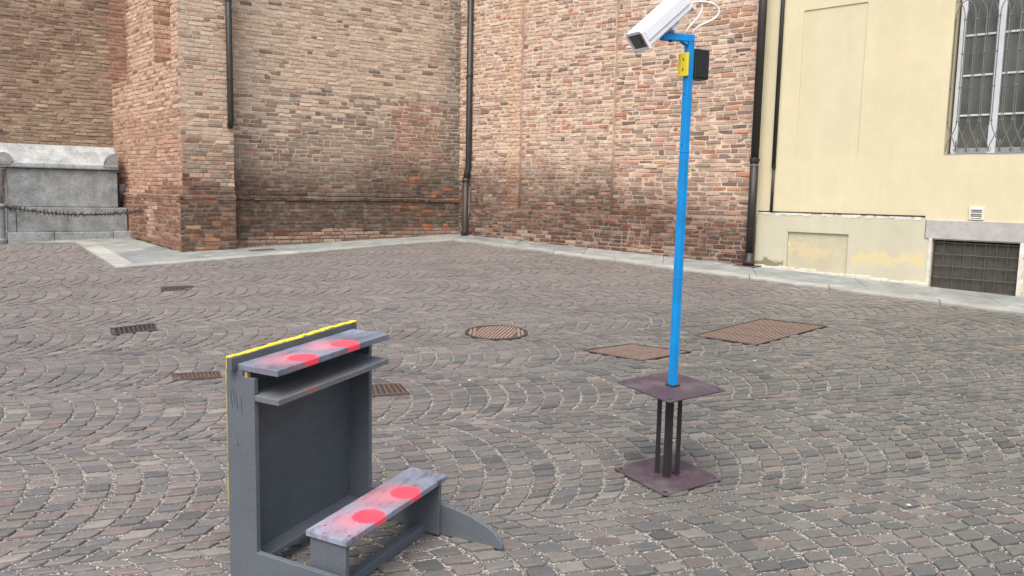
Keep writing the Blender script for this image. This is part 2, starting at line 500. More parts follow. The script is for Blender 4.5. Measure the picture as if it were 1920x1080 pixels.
# buttress front face is parallel to the left wall
fF = wallfn(BUT, -dL, nL)
JUN = BUT + dB * 3.42
fT = wallfn(JUN, dL, nL)                              # wall behind the tomb, going left
fTb = wallfn(TOMB, dL, nL)                            # tomb frame
BL = (BUT - CORN).dot(dL)                             # s of the buttress corner along the left wall
BT = (BUT - CORN).dot(nL)                             # how far the buttress stands proud

# ------------------------------------------------------------------ ground
base = MB()
for (x0, x1, y0, y1) in ((-60, 60, -40, 60),):
    base.add([gp(x0, y0, -0.0085), gp(x1, y0, -0.0085), gp(x1, y1, -0.0085), gp(x0, y1, -0.0085)], [(0, 1, 2, 3)])
ground = base.build('cobbled_ground', M['grit'], recalc=False)
tag(ground, 'grey and brown cobbled square laid in fanning arcs', None, None, 'structure')

# pavement outline (outer edge of the pale kerb)
A = [Vector(p) for p in ((-11.5, 12.78), (-7.43, 13.73), (-5.35, 10.92), (-1.09, 14.88), (8.8, 5.85))]
def kerb_side(p):
    # True when p is on the pavement side of the kerb line
    def side(a, b, q): return (b.x - a.x) * (q.y - a.y) - (b.y - a.y) * (q.x - a.x)
    s0 = side(A[0], A[1], p); s1 = side(A[1], A[2], p); s2 = side(A[2], A[3], p); s3 = side(A[3], A[4], p)
    right = (s2 > 0 and s1 > 0) or False
    if p.x >= A[3].x: return s3 > 0
    if p.x >= A[2].x: return s2 > 0
    if p.x >= A[1].x: return s1 > 0
    return s0 > 0

# iron covers set in the setts: (name, corners, ...)
COVERS = []
def cover_poly(pts):
    COVERS.append([Vector(p) for p in pts])
MAN_C, MAN_R = Vector((-0.137, 7.50)), 0.295
G1 = [(1.709, 7.504), (2.612, 8.34), (3.169, 8.027), (2.2, 7.165)]
G2 = [(0.62, 6.87), (1.06, 7.13), (1.56, 6.89), (1.08, 6.55)]
D1 = [(-4.20, 9.62), (-3.86, 9.74), (-3.77, 9.47), (-4.08, 9.34)]
D2 = [(-3.72, 7.41), (-3.41, 7.65), (-3.26, 7.37), (-3.57, 7.14)]
D3 = [(-2.54, 5.95), (-2.215, 6.05), (-2.14, 5.89), (-2.45, 5.78)]
D4 = [(-1.02, 5.76), (-0.80, 5.80), (-0.705, 5.57), (-0.95, 5.49)]
for q in (G1, G2, D1, D2, D3, D4): cover_poly(q)
def in_poly(p, poly, grow=0.0):
    c = sum(poly, Vector((0, 0))) / len(poly)
    q = c + (p - c) * (1.0 / (1.0 + grow))
    ins = False
    j = len(poly) - 1
    for i in range(len(poly)):
        a, b2 = poly[i], poly[j]
        if (a.y > q.y) != (b2.y > q.y) and q.x < (b2.x - a.x) * (q.y - a.y) / (b2.y - a.y) + a.x: ins = not ins
        j = i
    return ins

# setts: segmental arcs bulging to the right, laid in parallel strips
STRIP_A = math.radians(16.0)
SW = 1.20
SR = SW / math.sqrt(2)
PX = 0.134
NARC = 13
e_s = Vector((math.cos(STRIP_A), math.sin(STRIP_A)))
e_t = Vector((-math.sin(STRIP_A), math.cos(STRIP_A)))
S0 = Vector((-1.94, 3.754))
STRIPS = {0: (0.11, 1.40)}
_t = 0.81
for _k in range(1, 17):
    _w = {1: 1.14, 2: 1.10}.get(_k, 1.12 + 0.05 * math.sin(_k * 2.3)); STRIPS[_k] = (_t + _w / 2, _w); _t += _w
_t = -0.59
for _k in range(-1, -9, -1):
    _w = 1.25; STRIPS[_k] = (_t - _w / 2, _w); _t -= _w
def arc_pt(a, ph, k):
    tc, w_ = STRIPS[k]
    R_ = w_ / math.sqrt(2)
    return S0 + e_s * (a + R_ * math.cos(ph) - SR) + e_t * (tc + R_ * math.sin(ph))

COB = [((120, 119, 116), 34), ((108, 110, 110), 24), ((128, 124, 119), 18), ((122, 113, 109), 13), ((132, 120, 114), 6), ((142, 130, 119), 2.5), ((143, 139, 132), 4), ((97, 98, 99), 4)]
_cw = [w for _, w in COB]
KG = 0.70
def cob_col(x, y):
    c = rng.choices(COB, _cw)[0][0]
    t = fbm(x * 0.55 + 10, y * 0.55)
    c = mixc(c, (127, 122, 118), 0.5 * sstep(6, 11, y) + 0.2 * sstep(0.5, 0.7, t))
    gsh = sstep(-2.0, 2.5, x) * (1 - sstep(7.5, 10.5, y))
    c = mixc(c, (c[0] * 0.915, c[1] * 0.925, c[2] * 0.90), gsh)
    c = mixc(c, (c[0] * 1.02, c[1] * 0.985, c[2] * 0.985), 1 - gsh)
    j = rng.uniform(0.90, 1.10) * (1 + 0.12 * sstep(6, 11, y))  # far setts coloured brighter to carry the grazing sheen of the sky
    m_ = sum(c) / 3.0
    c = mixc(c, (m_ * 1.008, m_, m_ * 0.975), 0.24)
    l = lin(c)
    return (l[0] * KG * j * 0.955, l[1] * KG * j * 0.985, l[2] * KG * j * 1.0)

def sett(pts, col, detail):
    """pts: 4 plan corners; returns verts, faces of one worn sett"""
    c = sum(pts, Vector((0, 0))) / 4
    vs = []; fs = []
    tz = rng.uniform(-0.003, 0.0045)
    tx, ty = rng.uniform(-0.02, 0.02), rng.uniform(-0.02, 0.02)
    def zt(p): return tz + (p.x - c.x) * tx + (p.y - c.y) * ty
    if detail:
        ring = []
        for i in range(4):
            a, b2, d = pts[i], pts[(i + 1) % 4], pts[(i - 1) % 4]
            k = rng.uniform(0.05, 0.17)
            ring.append(a + (d - a) * k * 0.7 + (c - a) * 0.04)
            ring.append(a + (b2 - a) * k * 0.7 + (c - a) * 0.04)
            md = (a + b2) / 2
            ring.append(md + (c - md) * rng.uniform(-0.07, 0.09))
        n = len(ring)
        for sc, dz in ((1.0, -0.035), (1.0, -0.0045), (0.955, -0.0008), (0.72, 0.0012)):
            for p in ring:
                q = c + (p - c) * sc
                vs.append(gp(q.x, q.y, zt(q) + dz + (rng.uniform(-0.0015, 0.0015) if dz > -0.02 else 0)))
        for r in range(3):
            for i in range(n):
                j = (i + 1) % n
                fs.append((r * n + i, r * n + j, (r + 1) * n + j, (r + 1) * n + i))
        fs.append(tuple(range(3 * n, 4 * n)))
    else:
        for sc, dz in ((1.0, -0.03), (1.0, -0.003), (0.95, 0.0)):
            for p in pts:
                q = c + (p - c) * sc
                vs.append(gp(q.x, q.y, zt(q) + dz))
        for r in range(2):
            for i in range(4):
                j = (i + 1) % 4
                fs.append((r * 4 + i, r * 4 + j, (r + 1) * 4 + j, (r + 1) * 4 + i))
        fs.append((8, 9, 10, 11))
    return c, vs, fs

setts = []
grain_pts = []
for k in range(-8, 17):
    i0 = int(-16 / PX); i1 = int(18 / PX)
    for i in range(i0, i1):
        a0 = i * PX
        mid = arc_pt(a0, 0, k)
        if mid.y > 17.5 or mid.y < 0.6: continue
        lim = 1.6 + mid.y * 0.72
        if abs(mid.x) > lim + 0.6: continue
        ws = [rng.uniform(0.86, 1.14) for _ in range(round(STRIPS[k][1] / math.sqrt(2) * math.pi / 2 / 0.092))]
        tot = sum(ws); ph = -math.pi / 4
        ja = rng.uniform(-0.006, 0.006)
        for w in ws:
            dph = (math.pi / 2) * w / tot
            p0, p1 = ph, ph + dph
            ph = p1
            cc = arc_pt(a0 + PX / 2, (p0 + p1) / 2, k)
            if kerb_side(cc): continue
            if (cc - MAN_C).length < MAN_R - 0.01: continue
            if any(in_poly(cc, q, -0.02) for q in COVERS): continue
            gj = rng.uniform(0.0075, 0.0125)
            cphi = math.cos((p0 + p1) / 2)
            ga = 0.9 * gj / max(cphi, 0.6); gph = gj / SR * 1.0
            j = lambda: Vector((rng.uniform(-0.0045, 0.0045), rng.uniform(-0.0045, 0.0045)))
            pts = [arc_pt(a0 + ga + ja, p0 + gph, k) + j(), arc_pt(a0 + PX - ga + ja, p0 + gph, k) + j(),
                   arc_pt(a0 + PX - ga + ja, p1 - gph, k) + j(), arc_pt(a0 + ga + ja, p1 - gph, k) + j()]
            setts.append((cc, pts))
            if cc.y < 7.2:
                for _ in range(17 if cc.y < 4.4 else (8 if cc.y < 5.4 else 4)):
                    if rng.random() < 0.50: q = arc_pt(a0 + ja + rng.gauss(0, 0.0065), rng.uniform(p0, p1), k)
                    else: q = arc_pt(a0 + rng.uniform(0, PX), p0 + rng.gauss(0, 0.005) / SR, k)
                    grain_pts.append(q)

def in_view_score(P, size, m=0):
    p = to_px(P)
    if p is None or not (-m < p[0] < 1920 + m and -m < p[1] < 1080 + m): return -1
    return size / (p[2] ** 2)
def kneeler_hides(P):
    p = to_px(P)
    return p is not None and 425 < p[0] < 690 and p[1] > 700
order = sorted(range(len(setts)), key=lambda i: -in_view_score(gp(*setts[i][0]), 0.0 if kneeler_hides(gp(*setts[i][0])) else 1.0))
near = set(order[:300])
rest = MB()
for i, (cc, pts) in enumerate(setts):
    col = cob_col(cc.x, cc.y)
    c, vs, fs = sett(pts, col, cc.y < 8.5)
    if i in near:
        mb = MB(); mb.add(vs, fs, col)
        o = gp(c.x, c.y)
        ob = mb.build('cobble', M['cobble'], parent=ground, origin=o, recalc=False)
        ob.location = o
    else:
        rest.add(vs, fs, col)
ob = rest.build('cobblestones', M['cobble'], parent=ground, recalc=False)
tag(ob, None, None, None, 'stuff')
gr = MB()
for q in grain_pts:
    r = rng.uniform(0.0015, 0.0040)
    z = rng.uniform(-0.0095, -0.0035)
    t = rng.random()
    cl = (0.46, 0.445, 0.41) if t < 0.42 else ((0.28, 0.265, 0.24) if t < 0.85 else (0.10, 0.095, 0.085))
    c = gp(q.x, q.y, z)
    an = rng.uniform(0, 3.1)
    dx = Vector((math.cos(an), math.sin(an), 0)) * r * rng.uniform(0.8, 1.5); dy = Vector((-math.sin(an), math.cos(an), 0)) * r
    gr.add([c + dx, c + dy, c - dx, c - dy, c + Vector((0, 0, r))], [(0, 1, 4), (1, 2, 4), (2, 3, 4), (3, 0, 4)], cl)
ob = gr.build('joint_gravel', M['grain'], parent=ground, recalc=False)
tag(ob, None, None, None, 'stuff')

# ------------------------------------------------------------------ stone pavement along the walls
pv = MB()
ctr = [A[0], A[1], A[2], A[3], A[4], Vector((12, 16)), Vector((-1, 22)), Vector((-14, 20))]
pv.add([gp(p.x, p.y, -0.002) for p in ctr], [tuple(range(len(ctr)))])
pave = pv.build('stone_pavement', M['grit'], recalc=False)
tag(pave, 'blue grey stone pavement with pale kerb along the church wall', None, None, 'structure')

def slab_piece(name, q, h, col, jit=0.004):
    c = sum(q, Vector((0, 0))) / 4
    mb = MB()
    vs = []
    for sc, dz in ((1.0, -0.05), (1.0, h - 0.006)):
        for p in q:
            vs.append(gp(p.x, p.y, dz))
    for p in q:
        d = (c - p).normalized() * 0.007
        vs.append(gp(p.x + d.x, p.y + d.y, h))
    fs = [(8, 9, 10, 11)]
    for r in range(2):
        for i in range(4):
            j = (i + 1) % 4
            fs.append((r * 4 + i, r * 4 + j, (r + 1) * 4 + j, (r + 1) * 4 + i))
    mb.add(vs, fs, col)
    o = gp(c.x, c.y)
    ob = mb.build(name, M['slab'], parent=pave, origin=o)
    ob.location = o
    return ob

KW = 0.27
def inset(pts, w):
    """offset of the open polyline to its left (pavement side)"""
    out = []
    for i, p in enumerate(pts):
        ds = []
        if i > 0: ds.append((pts[i] - pts[i - 1]).normalized())
        if i < len(pts) - 1: ds.append((pts[i + 1] - pts[i]).normalized())
        ns = [Vector((-d.y, d.x)) for d in ds]
        n = sum(ns, Vector((0, 0))).normalized()
        out.append(p + n * (w / max(0.3, n.dot(ns[0]))))
    return out
B2 = inset(A, KW)
for i in range(4):
    L = (A[i + 1] - A[i]).length
    n = max(2, round(L / 1.15))
    ts = [0.0]
    for q in range(n): ts.append(ts[-1] + rng.uniform(0.8, 1.2))
    ts = [t / ts[-1] for t in ts]
    for q in range(n):
        e = 0.004 / L
        t0, t1 = ts[q] + e, ts[q + 1] - e
        pts = [A[i].lerp(A[i + 1], t0), A[i].lerp(A[i + 1], t1), B2[i].lerp(B2[i + 1], t1), B2[i].lerp(B2[i + 1], t0)]
        g_ = rng.uniform(0.88, 1.1)
        slab_piece('kerb_stone', pts, 0.022 + rng.uniform(-0.002, 0.002), tuple(v * g_ * 0.66 for v in lin((176, 179, 174))))
W = [Vector(fT(4.0, -0.1, 0)[:2]), TOMB + dL * 1.0, BUT + dB * 0.0 - nB * 0.1, CORN - nL * 0.05, YEL + dY * 7.5 - nY * 0.1]
W[0] = TOMB + dL * 5.0
B3 = inset(A, KW + 0.006)
slab_cols = [(164, 172, 171), (170, 177, 175), (174, 179, 176), (160, 169, 169)]
for i, nrow in ((0, 2), (1, 3), (2, 6), (3, 9)):
    w0, w1 = W[i], W[i + 1]
    if i == 1: w0 = BUT + dB * 3.3
    if i == 0: w1 = BUT + dB * 3.3
    for q in range(nrow):
        e_ = 0.003 / (A[i + 1] - A[i]).length; t0, t1 = q / nrow + e_, (q + 1) / nrow - e_
        pts = [B3[i].lerp(B3[i + 1], t0), B3[i].lerp(B3[i + 1], t1), w0.lerp(w1, t1), w0.lerp(w1, t0)]
        g_ = rng.uniform(0.92, 1.08)
        slab_piece('paving_slab', pts, 0.018 + rng.uniform(-0.002, 0.002), tuple(v * g_ * 0.53 for v in lin(rng.choice(slab_cols))))

# ------------------------------------------------------------------ church: mortar walls, then single bricks
church = thing('brick_church', (CORN.x, CORN.y, gz(CORN.x, CORN.y)), 'old red brick church wall with buttress and inner corner behind the square', 'church')
CO = church.location.copy()

def relief(name, mat, parent, origin, fn, ss, zs, off, back=-0.45, colfn=None, sub=None, hole=None):
    """wall sheet on a grid; off(s,z) is the offset of each cell, steps get side faces, back and rim close it"""
    def fine(l):
        out = [l[0]]
        for a_, b_ in zip(l[:-1], l[1:]):
            k_ = max(1, int(math.ceil((b_ - a_) / sub))) if sub else 1
            out += [a_ + (b_ - a_) * q / k_ for q in range(1, k_ + 1)]
        return out
    ss = fine(ss); zs = fine(zs)
    mb = MB()
    def key(s, t, z): return (s, t, z)
    cells = {}
    for i in range(len(ss) - 1):
        for j in range(len(zs) - 1):
            cells[i, j] = off((ss[i] + ss[i + 1]) / 2, (zs[j] + zs[j + 1]) / 2)
    def quad(q):
        cl = [colfn(p[0], p[2]) if colfn else (1, 1, 1) for p in q]
        n = len(mb.v)
        mb.add([fn(*p) for p in q], [(0, 1, 2, 3)], None, [tuple(p) for p in q])
        mb.c[n:] = cl
    for (i, j), t in cells.items():
        s0, s1, z0, z1 = ss[i], ss[i + 1], zs[j], zs[j + 1]
        quad([(s0, t, z0), (s1, t, z0), (s1, t, z1), (s0, t, z1)])
        t2 = cells.get((i + 1, j), back)
        if abs(t2 - t) > 1e-6: quad([(s1, t, z0), (s1, t2, z0), (s1, t2, z1), (s1, t, z1)])
        if i == 0: quad([(s0, back, z0), (s0, t, z0), (s0, t, z1), (s0, back, z1)])
        t2 = cells.get((i, j + 1), back)
        if abs(t2 - t) > 1e-6: quad([(s0, t, z1), (s1, t, z1), (s1, t2, z1), (s0, t2, z1)])
    quad([(ss[0], back, zs[0]), (ss[-1], back, zs[0]), (ss[-1], back, zs[-1]), (ss[0], back, zs[-1])])
    return mb.build(name, mat, parent, origin, recalc=False)

bricks = []          # (P centre, length, verts, faces, colour)
KB = 0.86
def brick_geom(fn, s0, s1, z0, z1, t, rough=1.0, roundit=False):
    d = 0.0042 * rough
    R = lambda a=d: rng.uniform(-a, a)
    vs = []
    o = rng.uniform(-0.003, 0.0045) * rough
    tl = rng.uniform(-0.0035, 0.0035) * rough; tv = rng.uniform(-0.003, 0.003) * rough
    c4 = [(s0 + R(), z0 + R()), (s1 + R(), z0 + R()), (s1 + R(), z1 + R()), (s0 + R(), z1 + R())]
    sm, zm = (s0 + s1) / 2, (z0 + z1) / 2
    ch = 0.0035 * (1 + 1.5 * rng.random())
    if roundit: ch = (z1 - z0) * 0.34
    tilt = lambda s, z: o + tl * (1 if s > sm else -1) + tv * (1 if z > zm else -1)
    for s, z in c4: vs.append(fn(s, t - 0.05, z))
    for s, z in c4: vs.append(fn(s, t + tilt(s, z) - (0.0045 if not roundit else 0.022), z))
    for s, z in c4:
        ds = ch * (1 if s < sm else -1) * (0.8 if not roundit else 0.12); dz = ch * (1 if z < zm else -1)
        vs.append(fn(s + ds, t + tilt(s, z), z + dz))
    fs = [(8, 9, 10, 11)]
    for r in range(2):
        for i in range(4):
            j = (i + 1) % 4
            fs.append((r * 4 + i, r * 4 + j, (r + 1) * 4 + j, (r + 1) * 4 + i))
    return vs, fs

def lay(fn, s_lo, s_hi, z_lo, z_hi, off, colfn, pitch=0.0725, skip=None, joint=0.012, rough=1.0, head=0.45, lens=(0.212, 0.103), rounds=None, edges=(), wav=0.006, flip=False):
    z = z_lo; row = 0
    while z < z_hi:
        ph = pitch * rng.uniform(0.93, 1.07)
        spans = []
        pts = [s_lo] + sorted(e for e in edges if s_lo < e < s_hi) + [s_hi]
        for a_, b_ in zip(pts[:-1], pts[1:]):
            s = a_ + (joint / 2 if rng.random() < 0.5 else 0)
            first = True
            while s < b_ - 0.03:
                L = (lens[1] if rng.random() < head else lens[0]) * rng.uniform(0.88, 1.1)
                if first: L *= rng.uniform(0.5, 1.0); first = False
                e = min(b_, s + L)
                if b_ - e < 0.05: e = b_
                spans.append((s, e)); s = e + joint * rng.uniform(0.7, 1.4)
        for s0, s1 in spans:
            sm = (s0 + s1) / 2
            zz = z + wav * 2 * (vnoise(sm * 0.9 + row * 0.05, z * 0.8) - 0.5)
            zm = zz + ph / 2
            P = fn(sm, 0, zm)
            if zm < gz(P[0], P[1]) - 0.03: continue
            if skip and skip(sm, zm): continue
            t = off(sm, zm)
            rd = bool(rounds and rounds(zm))
            jt = joint * rng.uniform(0.75, 1.25)
            vs, fs = brick_geom(fn, s0, s1, zz + jt / 2, zz + ph - jt / 2, t, rough, rd)
            bricks.append((Vector(fn(sm, t, zm)), s1 - s0, vs, fs, colfn(sm, zm)))
        z += ph; row += 1

def jitter(c, a=0.10):
    g_ = rng.uniform(1 - a, 1 + a); h_ = rng.uniform(-0.03, 0.03)
    m_ = 0.36 * c[0] + 0.44 * c[1] + 0.20 * c[2]
    c = mixc(c, (m_, m_, m_), 0.14)
    c = tuple(v + (146 - v) * 0.06 for v in c)
    l = lin(c)
    return (l[0] * KB * g_ * (1 + h_), l[1] * KB * g_, l[2] * KB * 0.96 * g_ * (1 - h_))

def pick(lst):
    return mixc(rng.choices([c for c, _ in lst], [w for _, w in lst])[0], lst[0][0], 0.22)

PALE = [((206, 182, 160), 50), ((196, 172, 151), 25), ((212, 190, 169), 15), ((198, 160, 136), 6), ((158, 140, 124), 10), ((108, 97, 88), 4)]
GREY = [((152, 134, 119), 40), ((164, 146, 130), 22), ((138, 119, 106), 18), ((176, 158, 142), 10), ((116, 100, 90), 9), ((160, 112, 92), 3)]
RED = [((172, 128, 108), 40), ((182, 140, 119), 30), ((158, 112, 93), 16), ((138, 104, 90), 14)]
BROWN = [((92, 74, 63), 40), ((101, 83, 71), 22), ((83, 72, 64), 18), ((118, 74, 55), 13), ((126, 108, 95), 6), ((148, 84, 54), 3)]
FOOT = [((160, 132, 116), 40), ((150, 112, 94), 25), ((172, 150, 134), 20), ((164, 106, 84), 10)]

def col_left(s, z):
    n = fbm(s * 0.8 + 3, z * 0.8) - 0.5
    P = fL(s, 0, z); zg = z - gz(P[0], P[1])
    h = z + n * 0.9
    if zg < 0.13 + 0.3 * n: return jitter(pick(FOOT))
    up_ = pick(PALE) if rng.random() < sstep(2.5, 3.7, h) else pick(GREY)
    if 0.05 < s < 1.55 and 1.9 < z < 3.35 and rng.random() < 0.75: up_ = pick(RED)
    base_ = [(mixc(up_, pick(BROWN), min(1, max(0, 1 - sstep(1.65, 2.35, h) + rng.uniform(-0.15, 0.15)))), 1)]
    if s < 1.3 and z < 2.0 and rng.random() < 0.16: return jitter((168, 96, 62))
    soot = (1 - sstep(0.15, 0.85, s + 0.5 * n))
    if soot > 0.02: return jitter(mixc(pick(base_), (112, 106, 97), 0.75 * soot))
    return jitter(pick(base_))

RP = [((208, 181, 162), 42), ((200, 170, 153), 22), ((213, 189, 166), 14), ((180, 124, 102), 9), ((200, 146, 120), 7), ((150, 122, 110), 7), ((106, 94, 88), 3)]
RV = [((196, 166, 148), 34), ((186, 152, 136), 20), ((196, 130, 100), 13), ((204, 178, 146), 8), ((156, 136, 122), 12), ((132, 108, 100), 8), ((112, 108, 98), 5)]
RD = [((112, 91, 79), 36), ((128, 107, 93), 22), ((98, 78, 68), 18), ((150, 104, 84), 12), ((168, 144, 128), 8), ((100, 86, 80), 4)]
RB = [((98, 72, 61), 34), ((114, 76, 61), 24), ((84, 68, 60), 18), ((140, 84, 63), 14), ((140, 122, 108), 6), ((72, 65, 61), 5)]
def col_right(s, z):
    n = fbm(s * 0.9 + 13, z * 0.9 + 4) - 0.5
    P = fR(s, 0, z); zg = z - gz(P[0], P[1])
    h = zg + n * 0.8
    if zg < 0.16 + 0.3 * n: return jitter(pick(RB if rng.random() < 0.6 else FOOT))
    if 1.14 < s < 1.42 and z > 1.44: return jitter(mixc((206, 170, 142), (150, 110, 88), 1 - sstep(1.0, 1.7, h)), 0.05)
    d = 1 - sstep(0.85, 1.85, h) if s < 3.35 else 1 - sstep(0.5, 1.5, h)
    top = RP if (s < 3.35 and rng.random() < 0.85) or z > 3.9 else RV
    low = RB if rng.random() < 1 - sstep(0.45, 0.95, h) else RD
    return jitter(mixc(pick(top), pick(low), min(1, max(0, d + rng.uniform(-0.18, 0.18)))), 0.11)

def mort_right(s, z):
    n = fbm(s * 0.9 + 13, z * 0.9 + 4) - 0.5
    P = fR(s, 0, z); h = z - gz(P[0], P[1]) + n * 0.8
    d = 1 - sstep(0.8, 1.85, h) if s < 3.35 else 1 - sstep(0.35, 1.45, h)
    c = mixc((221, 199, 179), (134, 116, 104), d)
    if h < 0.3: c = mixc(c, (178, 164, 152), 0.6)
    return tuple(v * KB for v in lin(c))

FP = [((208, 172, 147), 40), ((214, 181, 158), 26), ((196, 154, 129), 18), ((150, 122, 104), 12), ((120, 100, 88), 5)]
FM = [((194, 151, 127), 40), ((202, 164, 142), 25), ((176, 134, 112), 20), ((152, 120, 103), 15)]
FD = [((132, 92, 74), 40), ((120, 90, 76), 25), ((150, 108, 86), 20), ((164, 134, 116), 15)]
FW = [((176, 146, 130), 50), ((166, 122, 104), 30), ((190, 166, 150), 20)]
def col_flank(s, z):
    n = fbm(s * 1.1 + 23, z * 0.9 + 8) - 0.5
    h = z + n * 0.9
    if s > 2.35 and z > 3.5: return jitter(pick(RED))
    if h > 3.0: return jitter(pick(FP))
    if h > 1.75: return jitter(pick(FM))
    if z < 1.5 and 0.55 < s < 1.55 and z > 0.85 and n > -0.12: return jitter(pick(FW))
    return jitter(pick(FD))
def col_front(s, z):
    n = fbm(s * 1.1 + 43, z * 0.9 + 2) - 0.5
    h = z + n * 0.8
    if h > 2.5: return jitter(pick(PALE if rng.random() < 0.7 else FP))
    if h > 1.75: return jitter(pick(GREY if rng.random() < 0.55 else FM))
    if rng.random() < 0.07: return jitter((172, 112, 72))
    return jitter(pick(BROWN if rng.random() < 0.75 else FD))
TB = [((152, 126, 106), 36), ((138, 112, 95), 26), ((166, 140, 117), 18), ((120, 98, 84), 12), ((176, 158, 136), 8)]
def col_tomb(s, z):
    n = fbm(s * 0.7 + 63, z * 0.7 + 2) - 0.5
    if s < 0: return jitter(pick(RED))
    c = pick(TB)
    if n > 0.1: c = mixc(c, (178, 160, 136), 0.35)
    if z < 2.9 and n < 0: c = mixc(c, (122, 88, 74), 0.4)
    return jitter(c)

def mort(colr, lowc, z1, z2):
    a_, b_ = tuple(v * KB for v in lin(mixc(colr, (sum(colr) / 3,) * 3, 0.15))), tuple(v * KB for v in lin(mixc(lowc, (sum(lowc) / 3,) * 3, 0.15)))
    def f(s, z):
        return mixc(b_, a_, sstep(z1, z2, z + 0.8 * (fbm(s * 0.8 + 3, z * 0.8) - 0.5)))
    return f

TOP = 6.3
# left wall
def off_left(s, z):
    if 1.535 < z < 1.605: return 0.024
    if 1.605 < z < 1.675: return 0.008
    return 0.0
S_L0, S_L1 = -0.1, BL - 0.75
relief('wall', M['mortar'], church, CO, fL, [S_L0 - 0.3, S_L1 + 0.4], [0.4, TOP], lambda s, z: -0.005, colfn=mort((208, 185, 163), (116, 100, 88), 1.6, 2.6), sub=0.25)
lay(fL, S_L0, S_L1 + 0.2, 0.45, 1.53, off_left, col_left, 0.0670, head=0.42)
lay(fL, S_L0, S_L1 + 0.2, 1.535, 1.60, off_left, col_left, 0.0700, head=0.3, rounds=lambda z: True, wav=0.0)
lay(fL, S_L0, S_L1 + 0.2, 1.606, TOP - 0.02, off_left, col_left, 0.0665, head=0.42)
# buttress: front face and flank
def off_front(s, z):
    if 1.535 < z < 1.605: return 0.062
    if 1.605 < z < 1.675: return 0.03
    return 0.05 if z < 1.535 else 0.0
FW0 = 0.80
relief('wall', M['mortar'], church, CO, fF, [0.0, FW0], [0.4, 1.535, 1.605, 1.675, TOP], lambda s, z: off_front(s, z) - 0.005, back=-0.35, colfn=mort((200, 176, 156), (140, 116, 100), 1.6, 2.6), sub=0.25)
lay(fF, -0.045, FW0, 0.40, 1.53, off_front, col_front, 0.0670, edges=())
lay(fF, -0.05, FW0, 1.535, 1.60, off_front, col_front, 0.0700, rounds=lambda z: True, wav=0.0)
lay(fF, 0.0, FW0, 1.606, TOP - 0.02, off_front, col_front, 0.0670)
N1 = (0.32, 1.10, 3.66)
N2 = (2.50, 9.0, 3.56)
def off_flank(s, z):
    if N1[0] < s < N1[1] and z > N1[2]: return -0.42
    if 1.535 < z < 1.605: return 0.062
    if 1.605 < z < 1.675: return 0.03
    return 0.05 if z < 1.535 else 0.0
def moff_flank(s, z):
    if s > N2[0] and z > N2[2]: return -0.55
    return off_flank(s, z) - 0.005
relief('wall', M['mortar'], church, CO, fB, [0.0, N1[0], N1[1], N2[0], 3.6], [0.4, 1.535, 1.605, 1.675, N2[2], N1[2], TOP], moff_flank, back=-0.60, colfn=mort((206, 172, 148), (160, 126, 108), 1.4, 2.2))
sk_f = lambda s, z: (N1[0] < s < N1[1] and z > N1[2]) or (s > N2[0] and z > N2[2])
lay(fB, -0.045, 3.5, 0.45, 1.53, off_flank, col_flank, 0.0670)
lay(fB, -0.05, 3.5, 1.535, 1.60, off_flank, col_flank, 0.0700, rounds=lambda z: True, wav=0.0)
lay(fB, 0.0, 3.5, 1.606, TOP - 0.02, off_flank, col_flank, 0.0670, skip=sk_f, edges=(N1[0], N1[1], N2[0]))
# far cheek of the tall niche
fN = wallfn(BUT + dB * N1[1] + nB * (-0.42), nB, -dB)
lay(fN, 0.0, 0.42, N1[2], TOP - 0.02, lambda s, z: 0.008, lambda s, z: jitter(pick(FP)), 0.0725)
# wall behind the tomb (runs on to the right behind the niche)
def off_t(s, z): return 0.09 if s > 2.05 else 0.0
relief('wall', M['mortar'], church, CO, fT, [-1.0, 2.05, 5.2], [0.4, TOP + 0.5], lambda s, z: off_t(s, z) - 0.006, colfn=mort((172, 146, 124), (140, 114, 98), 2, 3), sub=0.5)
lay(fT, -0.95, 5.1, 0.55, TOP + 0.3, off_t, col_tomb, 0.0665, edges=(2.05,), rough=1.4, skip=lambda s, z: s < -0.02 and z < 3.5)
# right wall: two shallow set-backs and a plinth
def off_right(s, z):
    P = fR(s, 0, z)
    if s > 5.93 and z < 1.44: return -0.2
    if z < 1.44: return 0.15
    if s < 1.42: return 0.15
    if s < 3.34: return 0.075
    return 0.0
relief('wall', M['mortar'], church, CO, fR, [-0.3, 1.42, 3.34, 5.93, 6.6], [0.3, 1.44, TOP], lambda s, z: off_right(s, z) - 0.006, colfn=mort_right, sub=0.3)
lay(fR, -0.28, 5.93, 0.40, 1.435, off_right, col_right, 0.0665, rough=1.2, head=0.55, lens=(0.215, 0.105), wav=0.010, joint=0.014)
lay(fR, -0.28, 3.335, 1.442, TOP - 0.02, off_right, col_right, 0.0665, rough=1.3, head=0.72, lens=(0.205, 0.100), edges=(1.42,), wav=0.010, joint=0.014)
lay(fR, 3.345, 6.4, 1.442, TOP - 0.02, off_right, col_right, 0.0730, rough=1.6, head=0.42, lens=(0.23, 0.112), wav=0.012, joint=0.0155)

order = sorted(range(len(bricks)), key=lambda i: -in_view_score(bricks[i][0], bricks[i][1]))
near = set(order[:300])
rest = MB()
for i, (P, L, vs, fs, col) in enumerate(bricks):
    if i in near:
        mb = MB(); mb.add(vs, fs, col)
        ob = mb.build('brick', M['brick'], parent=church, origin=P)
        ob.location = P - CO
    else:
        rest.add(vs, fs, col)
ob = rest.build('brickwork', M['brick'], parent=church, origin=CO)
tag(ob, None, None, None, 'stuff')

